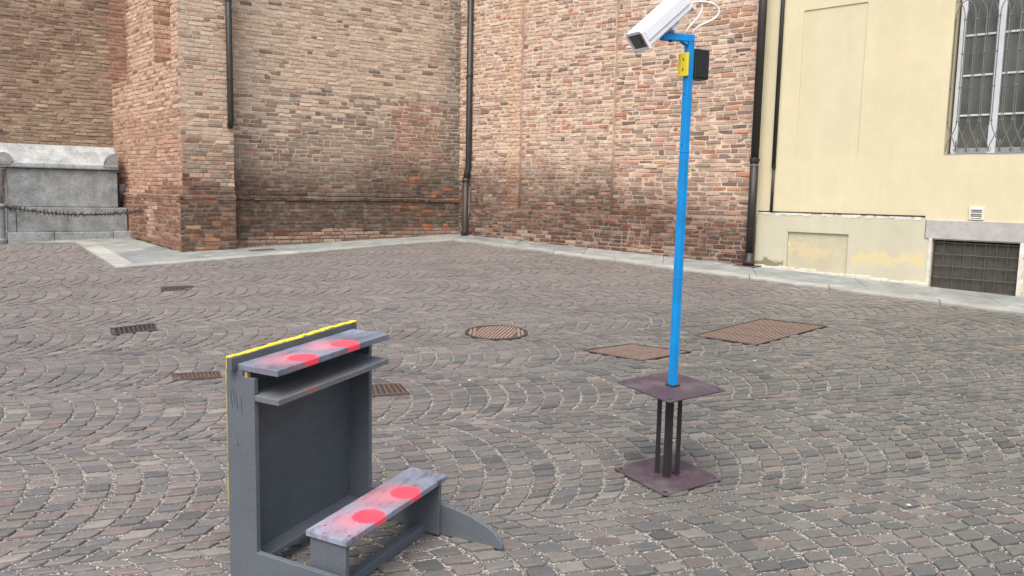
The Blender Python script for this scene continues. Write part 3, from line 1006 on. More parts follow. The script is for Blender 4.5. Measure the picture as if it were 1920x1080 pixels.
tuft = MB()
def add_tuft(fn, s_, n_, hmax):
    for _ in range(n_):
        a_ = s_ + rng.gauss(0, 0.05); t_ = 0.055 + abs(rng.gauss(0, 0.012))
        P = Vector(fn(a_, t_, 0)); P.z = gz(P.x, P.y) + 0.012
        hh = rng.uniform(0.3, 1.0) * hmax; an = rng.uniform(0, 6.28); w_ = rng.uniform(0.002, 0.005)
        sx_ = Vector((math.cos(an), math.sin(an), 0)) * w_; ln = Vector((math.cos(an + 1.3), math.sin(an + 1.3), 0)) * hh * rng.uniform(0.1, 0.7)
        g_ = rng.uniform(0.6, 1.3)
        tuft.add([P - sx_, P + sx_, P + sx_ * 0.7 + ln * 0.4 + Vector((0, 0, hh * 0.6)), P + ln + Vector((0, 0, hh)), P - sx_ * 0.7 + ln * 0.4 + Vector((0, 0, hh * 0.6))], [(0, 1, 2, 3, 4)], (0.055 * g_, 0.075 * g_, 0.028 * g_))
for k in range(20): add_tuft(fB, rng.uniform(0.3, 2.2), 9, rng.uniform(0.03, 0.07))
for k in range(9): add_tuft(fF, rng.uniform(0.05, 0.8), 7, rng.uniform(0.02, 0.05))
for k in range(16):
    s_ = rng.uniform(0.2, 4.4)
    add_tuft(lambda a, t, z: fL(a, t - 0.05, z), s_, 6, rng.uniform(0.015, 0.04))
for k in range(14): add_tuft(lambda a, t, z: fR(a, t + 0.10, z), rng.uniform(0.3, 5.7), 6, rng.uniform(0.015, 0.035))
tg = tuft.build('weed_tufts', M['grain'], None, (BUT.x, BUT.y, gz(BUT.x, BUT.y)), recalc=False)
tag(tg, 'small green weeds growing along the foot of the brick walls', 'weeds', None, 'stuff')

# ------------------------------------------------------------------ yellow house
house = thing('yellow_house', (YEL.x, YEL.y, gz(YEL.x, YEL.y)), 'yellow stuccoed house with barred window and pale plinth', 'house')
HO = house.location.copy()
WS0, WS1, WZ0, WZ1 = 2.465, 3.455, 2.315, 4.75           # window opening
BS0, BS1, BZ0, BZ1 = 2.425, 3.415, 0.45, 1.235           # basement opening
def off_house(s, z):
    if WS0 < s < WS1 and WZ0 < z < WZ1: return -0.30
    if BS0 < s < BS1 and z < BZ1: return -0.40
    if 0.50 < s < 1.385 and 2.29 < z < 4.385: return -0.013
    return 0.0
relief('wall', M['stucco'], house, HO, fY, [-0.07, 0.50, 1.385, BS0, WS0, BS1, WS1, 8.0], [0.2, BZ1, 2.29, WZ0, 4.385, WZ1, 7.0], off_house, back=-0.6)
mb = MB(); mb.box(0.508, 1.377, -0.020, -0.0115, 2.298, 4.377, fY); mb.build('blind_window', M['stucco_blind'], house, HO)
# plinth with a blind basement window, its top edge flaked
PT = 1.515
PL = 0.035
def off_pl(s, z):
    if 0.465 < s < 1.345 and z < 1.25: return 0.004
    return PL
pl = relief('plinth', M['plinth'], house, HO, fY, [-0.035, 0.465, 1.345, 2.325], [0.3, 1.25, PT], off_pl, back=-0.02)
mb = MB(); mb.box(0.472, 1.338, 0.005, 0.008, 0.3, 1.243, fY); mb.build('blind_vent', M['plinth_patch'], house, HO)
relief('plinth', M['plinth'], house, HO, fY, [2.325, BS0 - 0.03], [0.3, 1.245], lambda s, z: PL - 0.003, back=-0.02)
relief('plinth', M['plinth_patch'], house, HO, fY, [BS1 + 0.02, 8.0], [0.3, 1.245], lambda s, z: PL, back=-0.02)
mb = MB()
s = -0.03
while s < 2.32:
    L = rng.uniform(0.02, 0.10)
    e = min(2.322, s + L)
    if rng.random() < 0.8:
        mb.box(s, e, -0.01, PL + 0.002 + rng.uniform(0, 0.004), PT - rng.uniform(0.012, 0.04), PT + rng.uniform(0.003, 0.010), fY)
    s = e + 0.001
z = 0.55
while z < 1.24:
    L = rng.uniform(0.02, 0.07)
    w = rng.uniform(0.02, 0.05)
    mb.box(BS0 - 0.03 - w * 0.3, BS0 - 0.004, -0.1, PL + 0.003 + rng.uniform(0, 0.005), z, z + L, fY)
    mb.box(BS1 + 0.002, BS1 + 0.02 + w, -0.1, PL + 0.004 + rng.uniform(0, 0.005), z, z + L, fY)
    z += L
ob = mb.build('flaked_plaster_edge', M['plaster_edge'], house, HO); tag(ob, None, None, None, 'stuff')
mb = MB(); mb.box(-0.03, 2.31, -0.005, 0.022, PT + 0.010, PT + 0.026, fY); mb.build('painted_gap_shadow', M['pipe_rust'], house, HO)  # dark raised strip painted as the shadow line of the gap above the plinth
mb = MB(); mb.box(2.335, 5.6, -0.05, 0.042, BZ1 + 0.014, 1.492, fY); mb.build('stone_lintel', M['lintel'], house, HO, bevel=0.006)
mb = MB()
s = -0.05
while s < 2.38:
    L = rng.uniform(0.06, 0.22); P = fY(s, 0, 0)
    mb.box(s, min(2.4, s + L), 0.02, PL + rng.uniform(0.008, 0.03), gz(P[0], P[1]) - 0.02, gz(P[0], P[1]) + rng.uniform(0.025, 0.05), fY)
    s += L + 0.002
ob = mb.build('white_plaster_foot', M['plaster_edge'], house, HO, bevel=0.006); tag(ob, None, None, None, 'stuff')
# basement opening: dark inside, iron grid, each bar a part
bg = MB(); bg.box(BS0, BS1, -0.398, -0.39, BZ0, BZ1, fY); bw = bg.build('basement_window', M['dark'], house, HO)
for k in range(9):
    s = BS0 + 0.012 + (BS1 - BS0 - 0.024) * k / 8
    mb = MB(); mb.tube([fY(s, -0.012, BZ0 + 0.02), fY(s, -0.012, BZ1 - 0.005)], 0.006, 6); mb.build('grate_bar', M['grate_iron'], bw, HO)
for k in range(5):
    z = 0.60 + (BZ1 - 0.03 - 0.60) * k / 4
    mb = MB(); mb.tube([fY(BS0, -0.004, z), fY(BS1, -0.004, z)], 0.006, 6); mb.build('grate_bar', M['grate_iron'], bw, HO)
mb = MB(); mb.box(BS0 + 0.02, BS1 - 0.02, -0.035, -0.03, 0.5, BZ1 - 0.02, fY); mb.build('wire_mesh', mat_plain('dusty_mesh', (0.065, 0.062, 0.053), 0.9, 0.35, 7), bw, HO)
# wall vent
mb = MB(); mb.box(2.822, 2.992, -0.01, 0.022, 1.508, 1.668, fY); vt = mb.build('wall_vent', M['vent'], house, HO, bevel=0.004)
for k in range(5):
    z = 1.533 + k * 0.026
    mb = MB(); mb.prism([(0.020, z), (0.0255, z), (0.0255, z + 0.012), (0.020, z + 0.018)], 2.846, 2.968, fY); mb.build('slat', M['hw_grey'] if k % 2 else M['vent'], vt, HO)
mb = MB(); mb.box(2.846, 2.968, 0.015, 0.0228, 1.525, 1.652, fY); mb.build('opening', M['dark'], vt, HO)
# window: panes, frame, glazing bars
mb = MB(); mb.box(WS0, WS1, -0.295, -0.285, WZ0, WZ1, fY); win = mb.build('window', M['dark'], house, HO)
def wpart(name, s0, s1, t0, t1, z0, z1, mat):
    mb_ = MB(); mb_.box(s0, s1, t0, t1, z0, z1, fY); return mb_.build(name, mat, win, HO, bevel=0.004)
wm = (WS0 + WS1) / 2
wpart('mullion', wm - 0.045, wm + 0.045, -0.23, -0.165, WZ0 + 0.03, WZ1, M['white_frame'])
wpart('jamb', WS0 + 0.03, WS0 + 0.10, -0.23, -0.17, WZ0 + 0.03, WZ1, M['white_frame'])
wpart('jamb', WS1 - 0.10, WS1 - 0.03, -0.23, -0.17, WZ0 + 0.03, WZ1, M['white_frame'])
wpart('bottom_rail', WS0 + 0.03, WS1 - 0.03, -0.232, -0.172, WZ0 + 0.02, WZ0 + 0.10, M['hw_grey'])
wpart('sill', WS0 + 0.002, WS1 - 0.002, -0.28, -0.002, WZ0 - 0.012, WZ0 + 0.014, M['lintel'])
zb = [WZ0 + 0.10, 2.83, 3.33, 3.83, 4.33, WZ1]
for hs in (-1, 1):
    a_, b_ = (WS0 + 0.10, wm - 0.045) if hs < 0 else (wm + 0.045, WS1 - 0.10)
    for k in range(5):
        mb = MB(); mb.box(a_, b_, -0.212, -0.208, zb[k], zb[k + 1], fY); mb.build('pane', M['glass'], win, HO)
        if k: wpart('glazing_bar', a_, b_, -0.216, -0.192, zb[k] - 0.012, zb[k] + 0.012, M['white_frame'])
# wrought iron grille in front of the window
ZC = [2.745, 3.165, 3.585, 4.005]
gmb = MB(); gmb.box(WS0 + 0.005, WS1 - 0.005, -0.045, -0.035, WZ0 + 0.016, WZ0 + 0.026, fY)
gri = gmb.build('window_grille', M['iron'], house, HO)
nb = 8
sp_ = (WS1 - WS0) / nb
def rod(pts, r=0.0058):
    mb_ = MB(); mb_.tube([fY(s_, t_, z_) for s_, t_, z_ in pts], r, 6); return mb_
for k in range(nb + 1):
    s = WS0 + sp_ * k
    for q in (-1, 1):
        if (k == 0 and q < 0) or (k == nb and q > 0): continue
        so = s + q * 0.011
        low = []
        for i in range(9):
            t = i / 8.0
            low.append((so + q * (sp_ * 0.92) * sstep(0, 1, t), -0.04 + q * 0.004, ZC[0] - (ZC[0] - WZ0 - 0.05) * t))
        up = []
        for i in range(9):
            t = i / 8.0
            an = t * math.pi / 2
            up.append((so + q * sp_ * (1 - math.cos(an)), -0.04 + q * 0.004, ZC[3] + 0.24 * math.sin(an)))
        path = [p for p in low[::-1]] + [(so, -0.04, ZC[3] - 0.01)] + up
        path = [(min(WS1 - 0.004, max(WS0 + 0.004, a_)), b_, c_) for a_, b_, c_ in path]
        rod(path).build('bar', M['iron'], gri, HO, smooth=True)
    for z in ZC:
        mb = MB(); mb.box(s - 0.021, s + 0.021, -0.050, -0.030, z - 0.008, z + 0.008, fY); mb.build('collar', M['iron'], gri, HO)
    if 0 < k < nb:
        sc = []
        for i in range(16):
            an = i / 15.0 * 2 * math.pi * 1.2
            r = 0.012 + 0.024 * (i / 15.0)
            sc.append((s + r * math.cos(an) , -0.037, WZ0 + 0.07 + r * math.sin(an)))
        rod(sc, 0.004).build('scroll', M['iron'], gri, HO, smooth=True)
        if k % 2:
            mb = MB()
            mb.tube([fY(s, -0.037, WZ0 + 0.05), fY(s, -0.037, WZ0 + 0.14), fY(s, -0.037, WZ0 + 0.165), fY(s, -0.037, WZ0 + 0.20)], [0.004, 0.006, 0.011, 0.002], 6)
            for q in (-1, 1):
                mb.tube([fY(s, -0.037, WZ0 + 0.11), fY(s + q * 0.022, -0.037, WZ0 + 0.145), fY(s + q * 0.032, -0.037, WZ0 + 0.12)], [0.005, 0.005, 0.003], 6)
            mb.build('fleuron', M['iron'], gri, HO, smooth=True)
for k in range(2):
    mb = MB(); z = 4.42 + 0.3 * k; mb.box(WS0, WS1, -0.045, -0.033, z, z + 0.012, fY); mb.build('bar', M['iron'], gri, HO)

# ------------------------------------------------------------------ downpipes
def downpipe(label, path, r, mat, clamps=(), shoe=None, lower=None):
    o = Vector(path[-1])
    t = thing('downpipe', o, label, 'downpipe', None)
    mb_ = MB(); mb_.tube(path, r, 14); mb_.build('pipe', mat, t, o, smooth=True)
    if lower:
        mb_ = MB(); mb_.tube(lower[0], lower[1], 14); mb_.build('lower_pipe', lower[2], t, o, smooth=True)
    for p, rr, hh, mm in clamps:
        mb_ = MB(); mb_.lathe(p, [(rr - 0.004, 0), (rr, 0.003), (rr, hh - 0.003), (rr - 0.004, hh)], 14); mb_.build('clamp', mm, t, o)
    if shoe:
        mb_ = MB(); mb_.tube(shoe, [r + 0.008, r + 0.012, r + 0.022, r + 0.03], 14); mb_.build('shoe', mat, t, o, smooth=True)
    return t
# stub of a dark pipe on the edge of the buttress
p0 = fF(0.76, 0.07, 2.70)
downpipe('dark pipe ending in mid air on the buttress edge', [fF(0.74, 0.07, TOP), fF(0.74, 0.07, 2.80), fF(0.74, 0.06, 2.74), fF(0.74, 0.03, 2.69)], 0.048, M['pipe'],
         [(fF(0.74, 0.07, z), 0.053, 0.03, M['pipe']) for z in (3.4, 4.6)])
# corner pipe
cx = CORN + nL * 0.17 + nR * 0.16 + dR * 0.06
zc = gz(cx.x, cx.y)
bx = cx + dL * 0.02
downpipe('dark pipe running down the inner corner of the church', [(cx.x + 0.02, cx.y, TOP), (cx.x + 0.02, cx.y, 2.25), (cx.x, cx.y, 2.12), (bx.x - 0.012, bx.y - 0.01, 1.98)], 0.058, M['pipe'],
         [((bx.x - 0.013, bx.y - 0.01, 1.93), 0.069, 0.03, M['pipe']), ((cx.x + 0.02, cx.y, 3.9), 0.066, 0.03, M['pipe'])],
         lower=([(bx.x - 0.013, bx.y - 0.01, 2.0), (bx.x - 0.016, bx.y - 0.012, zc + 0.1), (bx.x - 0.02, bx.y - 0.03, zc + 0.02)], 0.060, M['pipe_rust']))
q0 = CORN + dR * 0.22 + nR * 0.20
zq = gz(q0.x, q0.y)
t = tag(MB().tube([(q0.x, q0.y, zq), (q0.x, q0.y, zq + 0.33), (q0.x + 0.01, q0.y, zq + 0.42), (q0.x + 0.03, q0.y + 0.02, zq + 0.48), (q0.x + 0.035, q0.y + 0.025, zq + 0.95)], [0.030, 0.030, 0.028, 0.016, 0.012], 10).build('conduit', M['pale_pipe'], None, (q0.x, q0.y, zq), smooth=True),
        'thin pale conduit beside the corner pipe', 'conduit')
# pipe where the brick meets the yellow house
d0 = CORN + dR * 5.90 + nR * 0.225
zd = gz(d0.x, d0.y)
downpipe('thick brown pipe between the brick wall and the yellow house', [(d0.x, d0.y, TOP), (d0.x, d0.y, 2.3)], 0.060, M['pipe'],
         [((d0.x, d0.y, 2.26), 0.074, 0.05, M['pipe']), ((d0.x, d0.y, 2.205), 0.066, 0.012, M['pale_pipe']), ((d0.x, d0.y, 1.27), 0.065, 0.010, M['pipe_rust'])],
         shoe=[(d0.x, d0.y, zd + 0.20), (d0.x - 0.004, d0.y - 0.008, zd + 0.12), (d0.x - 0.015, d0.y - 0.04, zd + 0.06), (d0.x - 0.03, d0.y - 0.07, zd + 0.015)],
         lower=([(d0.x, d0.y, 2.32), (d0.x, d0.y, zd + 0.14)], 0.062, M['pipe']))
# slim pipe on the yellow facade
y0 = fY(0.185, 0.03, 1.54)
downpipe('slim dark pipe on the yellow facade above the plinth', [fY(0.185, 0.03, TOP), fY(0.183, 0.03, 2.2)], 0.030, M['pipe'],
         [(fY(0.183, 0.03, 2.18), 0.034, 0.03, M['pipe'])], lower=([fY(0.183, 0.02, 2.2), fY(0.180, 0.02, 1.53)], 0.022, M['pipe_rust']))

# ------------------------------------------------------------------ stone tomb
tz = gz(*fTb(0.9, 0, 0)[:2])
tomb = thing('stone_tomb', fTb(0.9, 0, tz), 'grey granite tomb chest with sloping lid against the church wall', 'tomb')
TO = tomb.location.copy()
def gcol(g=1.0): return tuple(v * 0.66 * g for v in lin((166, 171, 171)))
def tpart(name, prof_or_box, g=1.0, bevel=0.012):
    mb_ = MB(); s0, s1, t0, t1, z0, z1 = prof_or_box
    mb_.box(s0, s1, t0, t1, z0, z1, fTb, gcol(g)); return mb_.build(name, M['granite'], tomb, TO, bevel=bevel)
for s0, s1 in ((-0.08, 0.27), (0.276, 1.18), (1.186, 1.86)):
    tpart('step', (s0, s1, -0.9, 0.0, 0.45, 0.915 + rng.uniform(-0.004, 0.004)), rng.uniform(1.0, 1.1))
tpart('pedestal', (0.03, 1.72, -0.85, -0.07, 0.915, 1.332), 0.95)
tpart('pedestal', (1.726, 1.85, -0.85, -0.065, 0.915, 1.332), 0.85)
tpart('chest', (0.16, 1.83, -0.85, -0.12, 1.332, 1.985), 1.02, 0.02)
mb = MB()
mb.prism([(-0.06, 1.99), (-0.06, 2.075), (-0.11, 2.10), (-0.44, 2.40), (-0.50, 2.40), (-0.86, 2.12), (-0.86, 1.99)], 0.14, 2.0, fTb, gcol(1.28))
lid = mb.build('lid', M['granite'], tomb, TO, bevel=0.02)
for s in (0.145, 1.80):     # quarter-round ears on the corners of the lid
    prof = [(-0.05, 2.00)] + []
    ear = MB()
    pts = []
    for i in range(9):
        an = i / 8.0 * math.pi / 2
        a = (0.23 * math.cos(an), 0.24 * math.sin(an))
        pts.append(a)
    if s > 1:
        loop = [(s, 2.03)] + [(s + 0.19 * (1 - 0), 2.03)] + [(s + 0.19 - 0.0 - x_ * 0.0, 2.03) for x_ in ()]
        loop = [(s - 0.02, 2.03), (s + 0.18, 2.03)] + [(s + 0.06 + 0.13 * math.cos(i / 8 * math.pi), 2.09 + 0.15 * math.sin(i / 8 * math.pi)) for i in range(9)]
    else:
        loop = [(s, 2.03), (s + 0.235, 2.03)] + [(s + 0.235 * math.cos(i / 8 * math.pi / 2), 2.05 + 0.24 * math.sin(i / 8 * math.pi / 2)) for i in range(9)]
    n = len(loop)
    def slope(z): return -0.055 - max(0.0, (z - 2.08)) * 0.55
    front = [fTb(a, slope(b2) + 0.006, b2) for a, b2 in loop]
    backv = [fTb(a, slope(b2) - 0.24, b2) for a, b2 in loop]
    ear.add(front + backv, [tuple(range(n)), tuple(range(n, 2 * n))[::-1]] + [(i, (i + 1) % n, n + (i + 1) % n, n + i) for i in range(n)], gcol(0.72))
    ear.build('corner_ear', M['granite'], lid, TO, bevel=0.008)
mb = MB(); mb.prism([(-0.55, 1.34), (-0.36, 1.62), (-0.36, 1.75), (-0.85, 1.75), (-0.85, 1.34)], -0.12, 0.10, fTb, gcol(0.95))
mb.build('side_block', M['granite'], tomb, TO, bevel=0.01)

# stone bollard and the spiked chain hung in front of the tomb
bp_ = Vector((-8.50, 13.43)); bz = gz(bp_.x, bp_.y)
bo = thing('stone_bollard', (bp_.x, bp_.y, bz), 'pale stone post with collar at the left end of the tomb', 'bollard')
mb = MB(); mb.lathe((bp_.x, bp_.y, bz), [(0.10, 0), (0.10, 0.06), (0.085, 0.09), (0.085, 0.55), (0.08, 0.56), (0.075, 0.60)], 20, gcol(0.95)); mb.build('shaft', M['granite'], bo, bo.location, smooth=False, bevel=0.004)
mb = MB(); mb.lathe((bp_.x, bp_.y, bz + 0.58), [(0.07, 0), (0.10, 0.015), (0.11, 0.04), (0.10, 0.07), (0.07, 0.085)], 20, gcol(0.9)); mb.build('collar', M['granite'], bo, bo.location, smooth=True)
mb = MB(); mb.lathe((bp_.x, bp_.y, bz + 0.66), [(0.075, 0), (0.065, 0.2), (0.08, 0.45), (0.085, 0.52), (0.05, 0.6), (0.01, 0.62)], 20, gcol(0.9)); mb.build('cap', M['granite'], bo, bo.location, smooth=True)
ca = Vector((bp_.x + 0.08, bp_.y + 0.02, bz + 0.62)); cb = Vector(fB(1.66, 0.05, 1.31))
chain = thing('spiked_chain', (ca + cb) / 2, 'rusty spiked iron chain strung in front of the tomb', 'chain')
path = [ca.lerp(cb, i / 40) - Vector((0, 0, 0.10 * (1 - (2 * i / 40 - 1) ** 2))) for i in range(41)]
mb = MB(); mb.tube(path, 0.014, 6); mb.build('rod', M['drain_dark'], chain, chain.location)
spike = MB()
for dv in ((0, 0, 1), (0, 0, -1), (0.75, 0, 0.66), (-0.75, 0, -0.66), (0.2, -0.9, 0.3)):
    spike.tube([(0, 0, 0), Vector(dv) * 0.025, Vector(dv) * 0.066], [0.010, 0.008, 0.0015], 5)
sp0 = spike.build('spike', M['drain_dark'], chain, (0, 0, 0))
nsp = 36
for k in range(nsp):
    i = k / nsp * 40
    a_ = path[int(i)].lerp(path[min(40, int(i) + 1)], i - int(i))
    o = sp0 if k == 0 else sp0.copy()
    if k: COL.objects.link(o); o.parent = chain
    o.location = a_ - chain.location
    o.rotation_euler = (rng.uniform(-0.4, 0.4), rng.uniform(0, 3), rng.uniform(0, 6))

# ------------------------------------------------------------------ iron covers in the ground
def bilerp(q, u, v):
    q = [Vector(p) for p in q]
    return (q[0].lerp(q[1], u)).lerp(q[3].lerp(q[2], u), v)
def quad_box(mb, q, u0, u1, v0, v1, h0, h1):
    pts = [bilerp(q, u0, v0), bilerp(q, u1, v0), bilerp(q, u1, v1), bilerp(q, u0, v1)]
    mb.hexa([gp(p.x, p.y, h0) for p in pts] + [gp(p.x, p.y, h1) for p in pts])
def tread_cover(label, q, mat, nrow, ncol, along, group=None):
    c = bilerp(q, 0.5, 0.5); o = gp(c.x, c.y)
    t = thing('access_cover', o, label, 'cover', group)
    mb_ = MB(); quad_box(mb_, q, 0, 1, 0, 1, -0.02, 0.003); pl_ = mb_.build('plate', M['plate_dark'], t, o)
    mb_ = MB()
    for (u0, u1, v0, v1) in ((0, 1, 0, 0.02), (0, 1, 0.98, 1), (0, 0.02, 0.02, 0.98), (0.98, 1, 0.02, 0.98)): quad_box(mb_, q, u0, u1, v0, v1, 0.003, 0.009)
    mb_.build('frame', mat, t, o)
    for i in range(nrow):
        for j in range(ncol):
            if along:
                u0, u1 = 0.03 + 0.94 * (i + 0.025) / nrow, 0.03 + 0.94 * (i + 0.975) / nrow
                v0, v1 = 0.03 + 0.94 * (j + 0.2) / ncol, 0.03 + 0.94 * (j + 0.62) / ncol
            else:
                v0, v1 = 0.03 + 0.94 * (i + 0.025) / nrow, 0.03 + 0.94 * (i + 0.975) / nrow
                u0, u1 = 0.03 + 0.94 * (j + 0.2) / ncol, 0.03 + 0.94 * (j + 0.62) / ncol
            mb_ = MB(); quad_box(mb_, q, u0, u1, v0, v1, 0.002, 0.0046); mb_.build('tread', M['tread'], pl_, o)
    return t
tread_cover('large rusty tread cover, right of the blue post', G1, M['drain'], 4, 17, True)
tread_cover('rusty tread cover just behind the blue post', G2, M['drain'], 3, 15, False)

def slot_drain(label, q, mat, n, along=True, inner=None):
    c = bilerp(q, 0.5, 0.5); o = gp(c.x, c.y)
    t = thing('drain_grate', o, label, 'drain grate', None)
    mb_ = MB(); quad_box(mb_, q, 0.03, 0.97, 0.05, 0.95, -0.03, -0.006); mb_.build('pit', M['dark'] if inner is None else inner, t, o)
    mb_ = MB()
    for (u0, u1, v0, v1) in ((0, 1, 0, 0.09), (0, 1, 0.91, 1), (0, 0.04, 0.09, 0.91), (0.96, 1, 0.09, 0.91)): quad_box(mb_, q, u0, u1, v0, v1, -0.02, 0.007)
    mb_.build('frame', mat, t, o)
    for k in range(n):
        mb_ = MB(); quad_box(mb_, q, 0.04 + 0.92 * (k + 0.2) / n, 0.04 + 0.92 * (k + 0.75) / n, 0.09, 0.91, -0.015, 0.005); mb_.build('slat', mat, t, o)
    return t
slot_drain('small rusty drain grate farthest from the kneeler', D1, M['drain'], 12)
slot_drain('dark leaf-filled drain grate left of the kneeler', D2, M['drain_dark'], 9)
slot_drain('drain grate just left of the yellow-edged kneeler back', D3, M['drain'], 11, True, M['drain'])
slot_drain('drain grate showing just right of the kneeler', D4, M['drain'], 6, True, M['drain_dark'])
# round manhole
mo = gp(MAN_C.x, MAN_C.y)
mh = thing('manhole_cover', mo, 'round rusty manhole cover behind the kneeler', 'manhole cover')
def disc(mb_, r0, r1, h0, h1, seg=40):
    vs = []
    for r, hh in ((r0, h0), (r1, h0), (r1, h1), (r0, h1)):
        for k in range(seg):
            a_ = 2 * math.pi * k / seg
            vs.append(gp(MAN_C.x + r * math.cos(a_), MAN_C.y + r * math.sin(a_), hh))
    fs = []
    for i in range(4):
        for k in range(seg):
            l = (k + 1) % seg
            fs.append((i * seg + k, i * seg + l, ((i + 1) % 4) * seg + l, ((i + 1) % 4) * seg + k))
    mb_.add(vs, fs)
mb = MB(); disc(mb, MAN_R - 0.02, MAN_R, -0.02, 0.010); mb.build('frame', M['drain_dark'], mh, mo)
mb = MB()
mb.add([gp(MAN_C.x + (MAN_R - 0.022) * math.cos(2 * math.pi * k / 40), MAN_C.y + (MAN_R - 0.022) * math.sin(2 * math.pi * k / 40), 0.003) for k in range(40)], [tuple(range(40))])
mpl = mb.build('plate', M['drain'], mh, mo, recalc=False)
for k in range(15):
    x = -0.26 + 0.52 * (k + 0.5) / 15
    hw = math.sqrt(max(0.0, (MAN_R - 0.03) ** 2 - x * x))
    nseg = 3
    for i in range(nseg):
        y0_, y1_ = -hw + 2 * hw * (i + 0.04) / nseg, -hw + 2 * hw * (i + 0.96) / nseg
        mb = MB()
        p = [(x - 0.009, y0_), (x + 0.009, y0_), (x + 0.009, y1_), (x - 0.009, y1_)]
        p = [(MAN_C.x + a_ + 0.25 * b_, MAN_C.y + b_) for a_, b_ in p] if abs(x) < 0.2 else [(MAN_C.x + a_, MAN_C.y + b_) for a_, b_ in p]
        p = [(MAN_C.x + (a_ - MAN_C.x) * min(1, (MAN_R - 0.024) / max(1e-6, math.hypot(a_ - MAN_C.x, b_ - MAN_C.y))), MAN_C.y + (b_ - MAN_C.y) * min(1, (MAN_R - 0.024) / max(1e-6, math.hypot(a_ - MAN_C.x, b_ - MAN_C.y)))) for a_, b_ in p]
        mb.hexa([gp(a_, b_, 0.002) for a_, b_ in p] + [gp(a_, b_, 0.010) for a_, b_ in p])
        mb.build('tread', M['tread'], mpl, mo)
# two small plates let into the pavement
for lab, c0, dd, ln, wd in (('small rusty plate in the pavement near the buttress', Vector((-4.04, 13.03)), -dL, 0.40, 0.14),
                            ('small rusty plate in the pavement under the thick brown pipe', Vector((3.52, 12.12)), dR, 0.34, 0.26)):
    nn = Vector((-dd.y, dd.x))
    q = [c0 - dd * ln / 2 - nn * wd / 2, c0 + dd * ln / 2 - nn * wd / 2, c0 + dd * ln / 2 + nn * wd / 2, c0 - dd * ln / 2 + nn * wd / 2]
    mb = MB(); mb.hexa([gp(p.x, p.y, 0.0) for p in q] + [gp(p.x, p.y, 0.026) for p in q])
    tag(mb.build('iron_plate', M['drain'], None, gp(c0.x, c0.y), bevel=0.004), lab, 'plate')

# ------------------------------------------------------------------ kneeler
kx, ky, kyaw = -1.105, 3.0909, 1.1021
KO = gp(kx, ky)
ku = Vector((math.cos(kyaw), math.sin(kyaw), 0)); ku.z = GX * ku.x + GY * ku.y; ku.normalize()
kv = ku.cross(GN)
kw = GN + ku * 0.06 - kv * 0.03
def fK(a, b2, c2): return KO + ku * a + kv * b2 + kw * c2
kn = thing('kneeler', KO, 'grey painted wooden prayer kneeler with red sprayed discs and yellow back', 'kneeler')
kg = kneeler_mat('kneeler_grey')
kin = kneeler_mat('kneeler_grey_inside', base=(0.086, 0.101, 0.116))  # darker grey: shade under shelf and top painted in; also the rail's paint
ktop = kneeler_mat('kneeler_top', [(0.195, 0.214, 0.064, 0.14, 0.17, 0.12), (0.462, 0.214, 0.064, 0.40, 0.16, 0.12)], (0.13, 0.148, 0.185), True)  # grey base painted lighter, as lit from above
kstep = kneeler_mat('kneeler_step', [(0.245, 0.500, 0.068, 0.17, 0.47, 0.12), (0.500, 0.500, 0.068, 0.43, 0.45, 0.14)], (0.165, 0.19, 0.235), True)  # lightest grey base: light falling on the board is painted in
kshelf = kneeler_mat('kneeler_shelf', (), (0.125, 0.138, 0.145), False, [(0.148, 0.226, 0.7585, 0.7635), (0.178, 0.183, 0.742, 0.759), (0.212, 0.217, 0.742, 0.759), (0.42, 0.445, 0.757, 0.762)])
KL, KD, KH, KH2, KHR, KT, KR = 0.744, 0.144, 0.852, 0.828, 0.1385, 0.022, 0.851
prof = [(0.0, 0.0), (KR - 0.004, 0.0), (KR, 0.006)]
for i in range(1, 13):
    an = i / 12.0 * math.pi / 2
    prof.append((0.47 + (KR - 0.47) * math.cos(an), KHR * math.sin(an) if i < 12 else KHR))
prof += [(KD, KHR), (KD, KH2), (0.086, KH2), (0.086, KH), (0.0, KH)]
for a0 in (0.0, KL - KT):
    mb = MB(); mb.prism(prof, a0, a0 + KT, fK)
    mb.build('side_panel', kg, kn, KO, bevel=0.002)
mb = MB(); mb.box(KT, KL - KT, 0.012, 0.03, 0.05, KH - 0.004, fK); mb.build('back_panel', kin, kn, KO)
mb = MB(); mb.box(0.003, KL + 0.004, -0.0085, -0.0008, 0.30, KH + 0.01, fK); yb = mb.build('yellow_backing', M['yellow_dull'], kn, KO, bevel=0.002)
mb = MB(); mb.box(-0.028, 0.742, 0.032, 0.0585, KH + 0.001, KH + 0.053, fK)
rail = mb.build('book_rail', kin, kn, KO, bevel=0.002)
mb = MB()
s = -0.029
while s < 0.742:
    L = rng.uniform(0.015, 0.06); e = min(0.7435, s + L)
    mb.box(s, e, 0.0305 + rng.uniform(-0.002, 0.001), 0.0545 + rng.uniform(-0.006, 0.005), KH + 0.0525, KH + 0.0555 + rng.uniform(0, 0.0035), fK); s = e
mb.box(-0.0285, 0.743, 0.0295, 0.0318, KH + 0.012, KH + 0.0535, fK)
ob = mb.build('yellow_paint_edge', M['yellow'], rail, KO, bevel=0.001)
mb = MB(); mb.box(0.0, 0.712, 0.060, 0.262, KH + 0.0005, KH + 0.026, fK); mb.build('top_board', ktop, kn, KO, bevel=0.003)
mb = MB(); mb.box(0.004, KT, 0.092, 0.106, KH2 + 0.0005, KH - 0.001, fK); mb.build('batten', M['wood'], kn, KO)
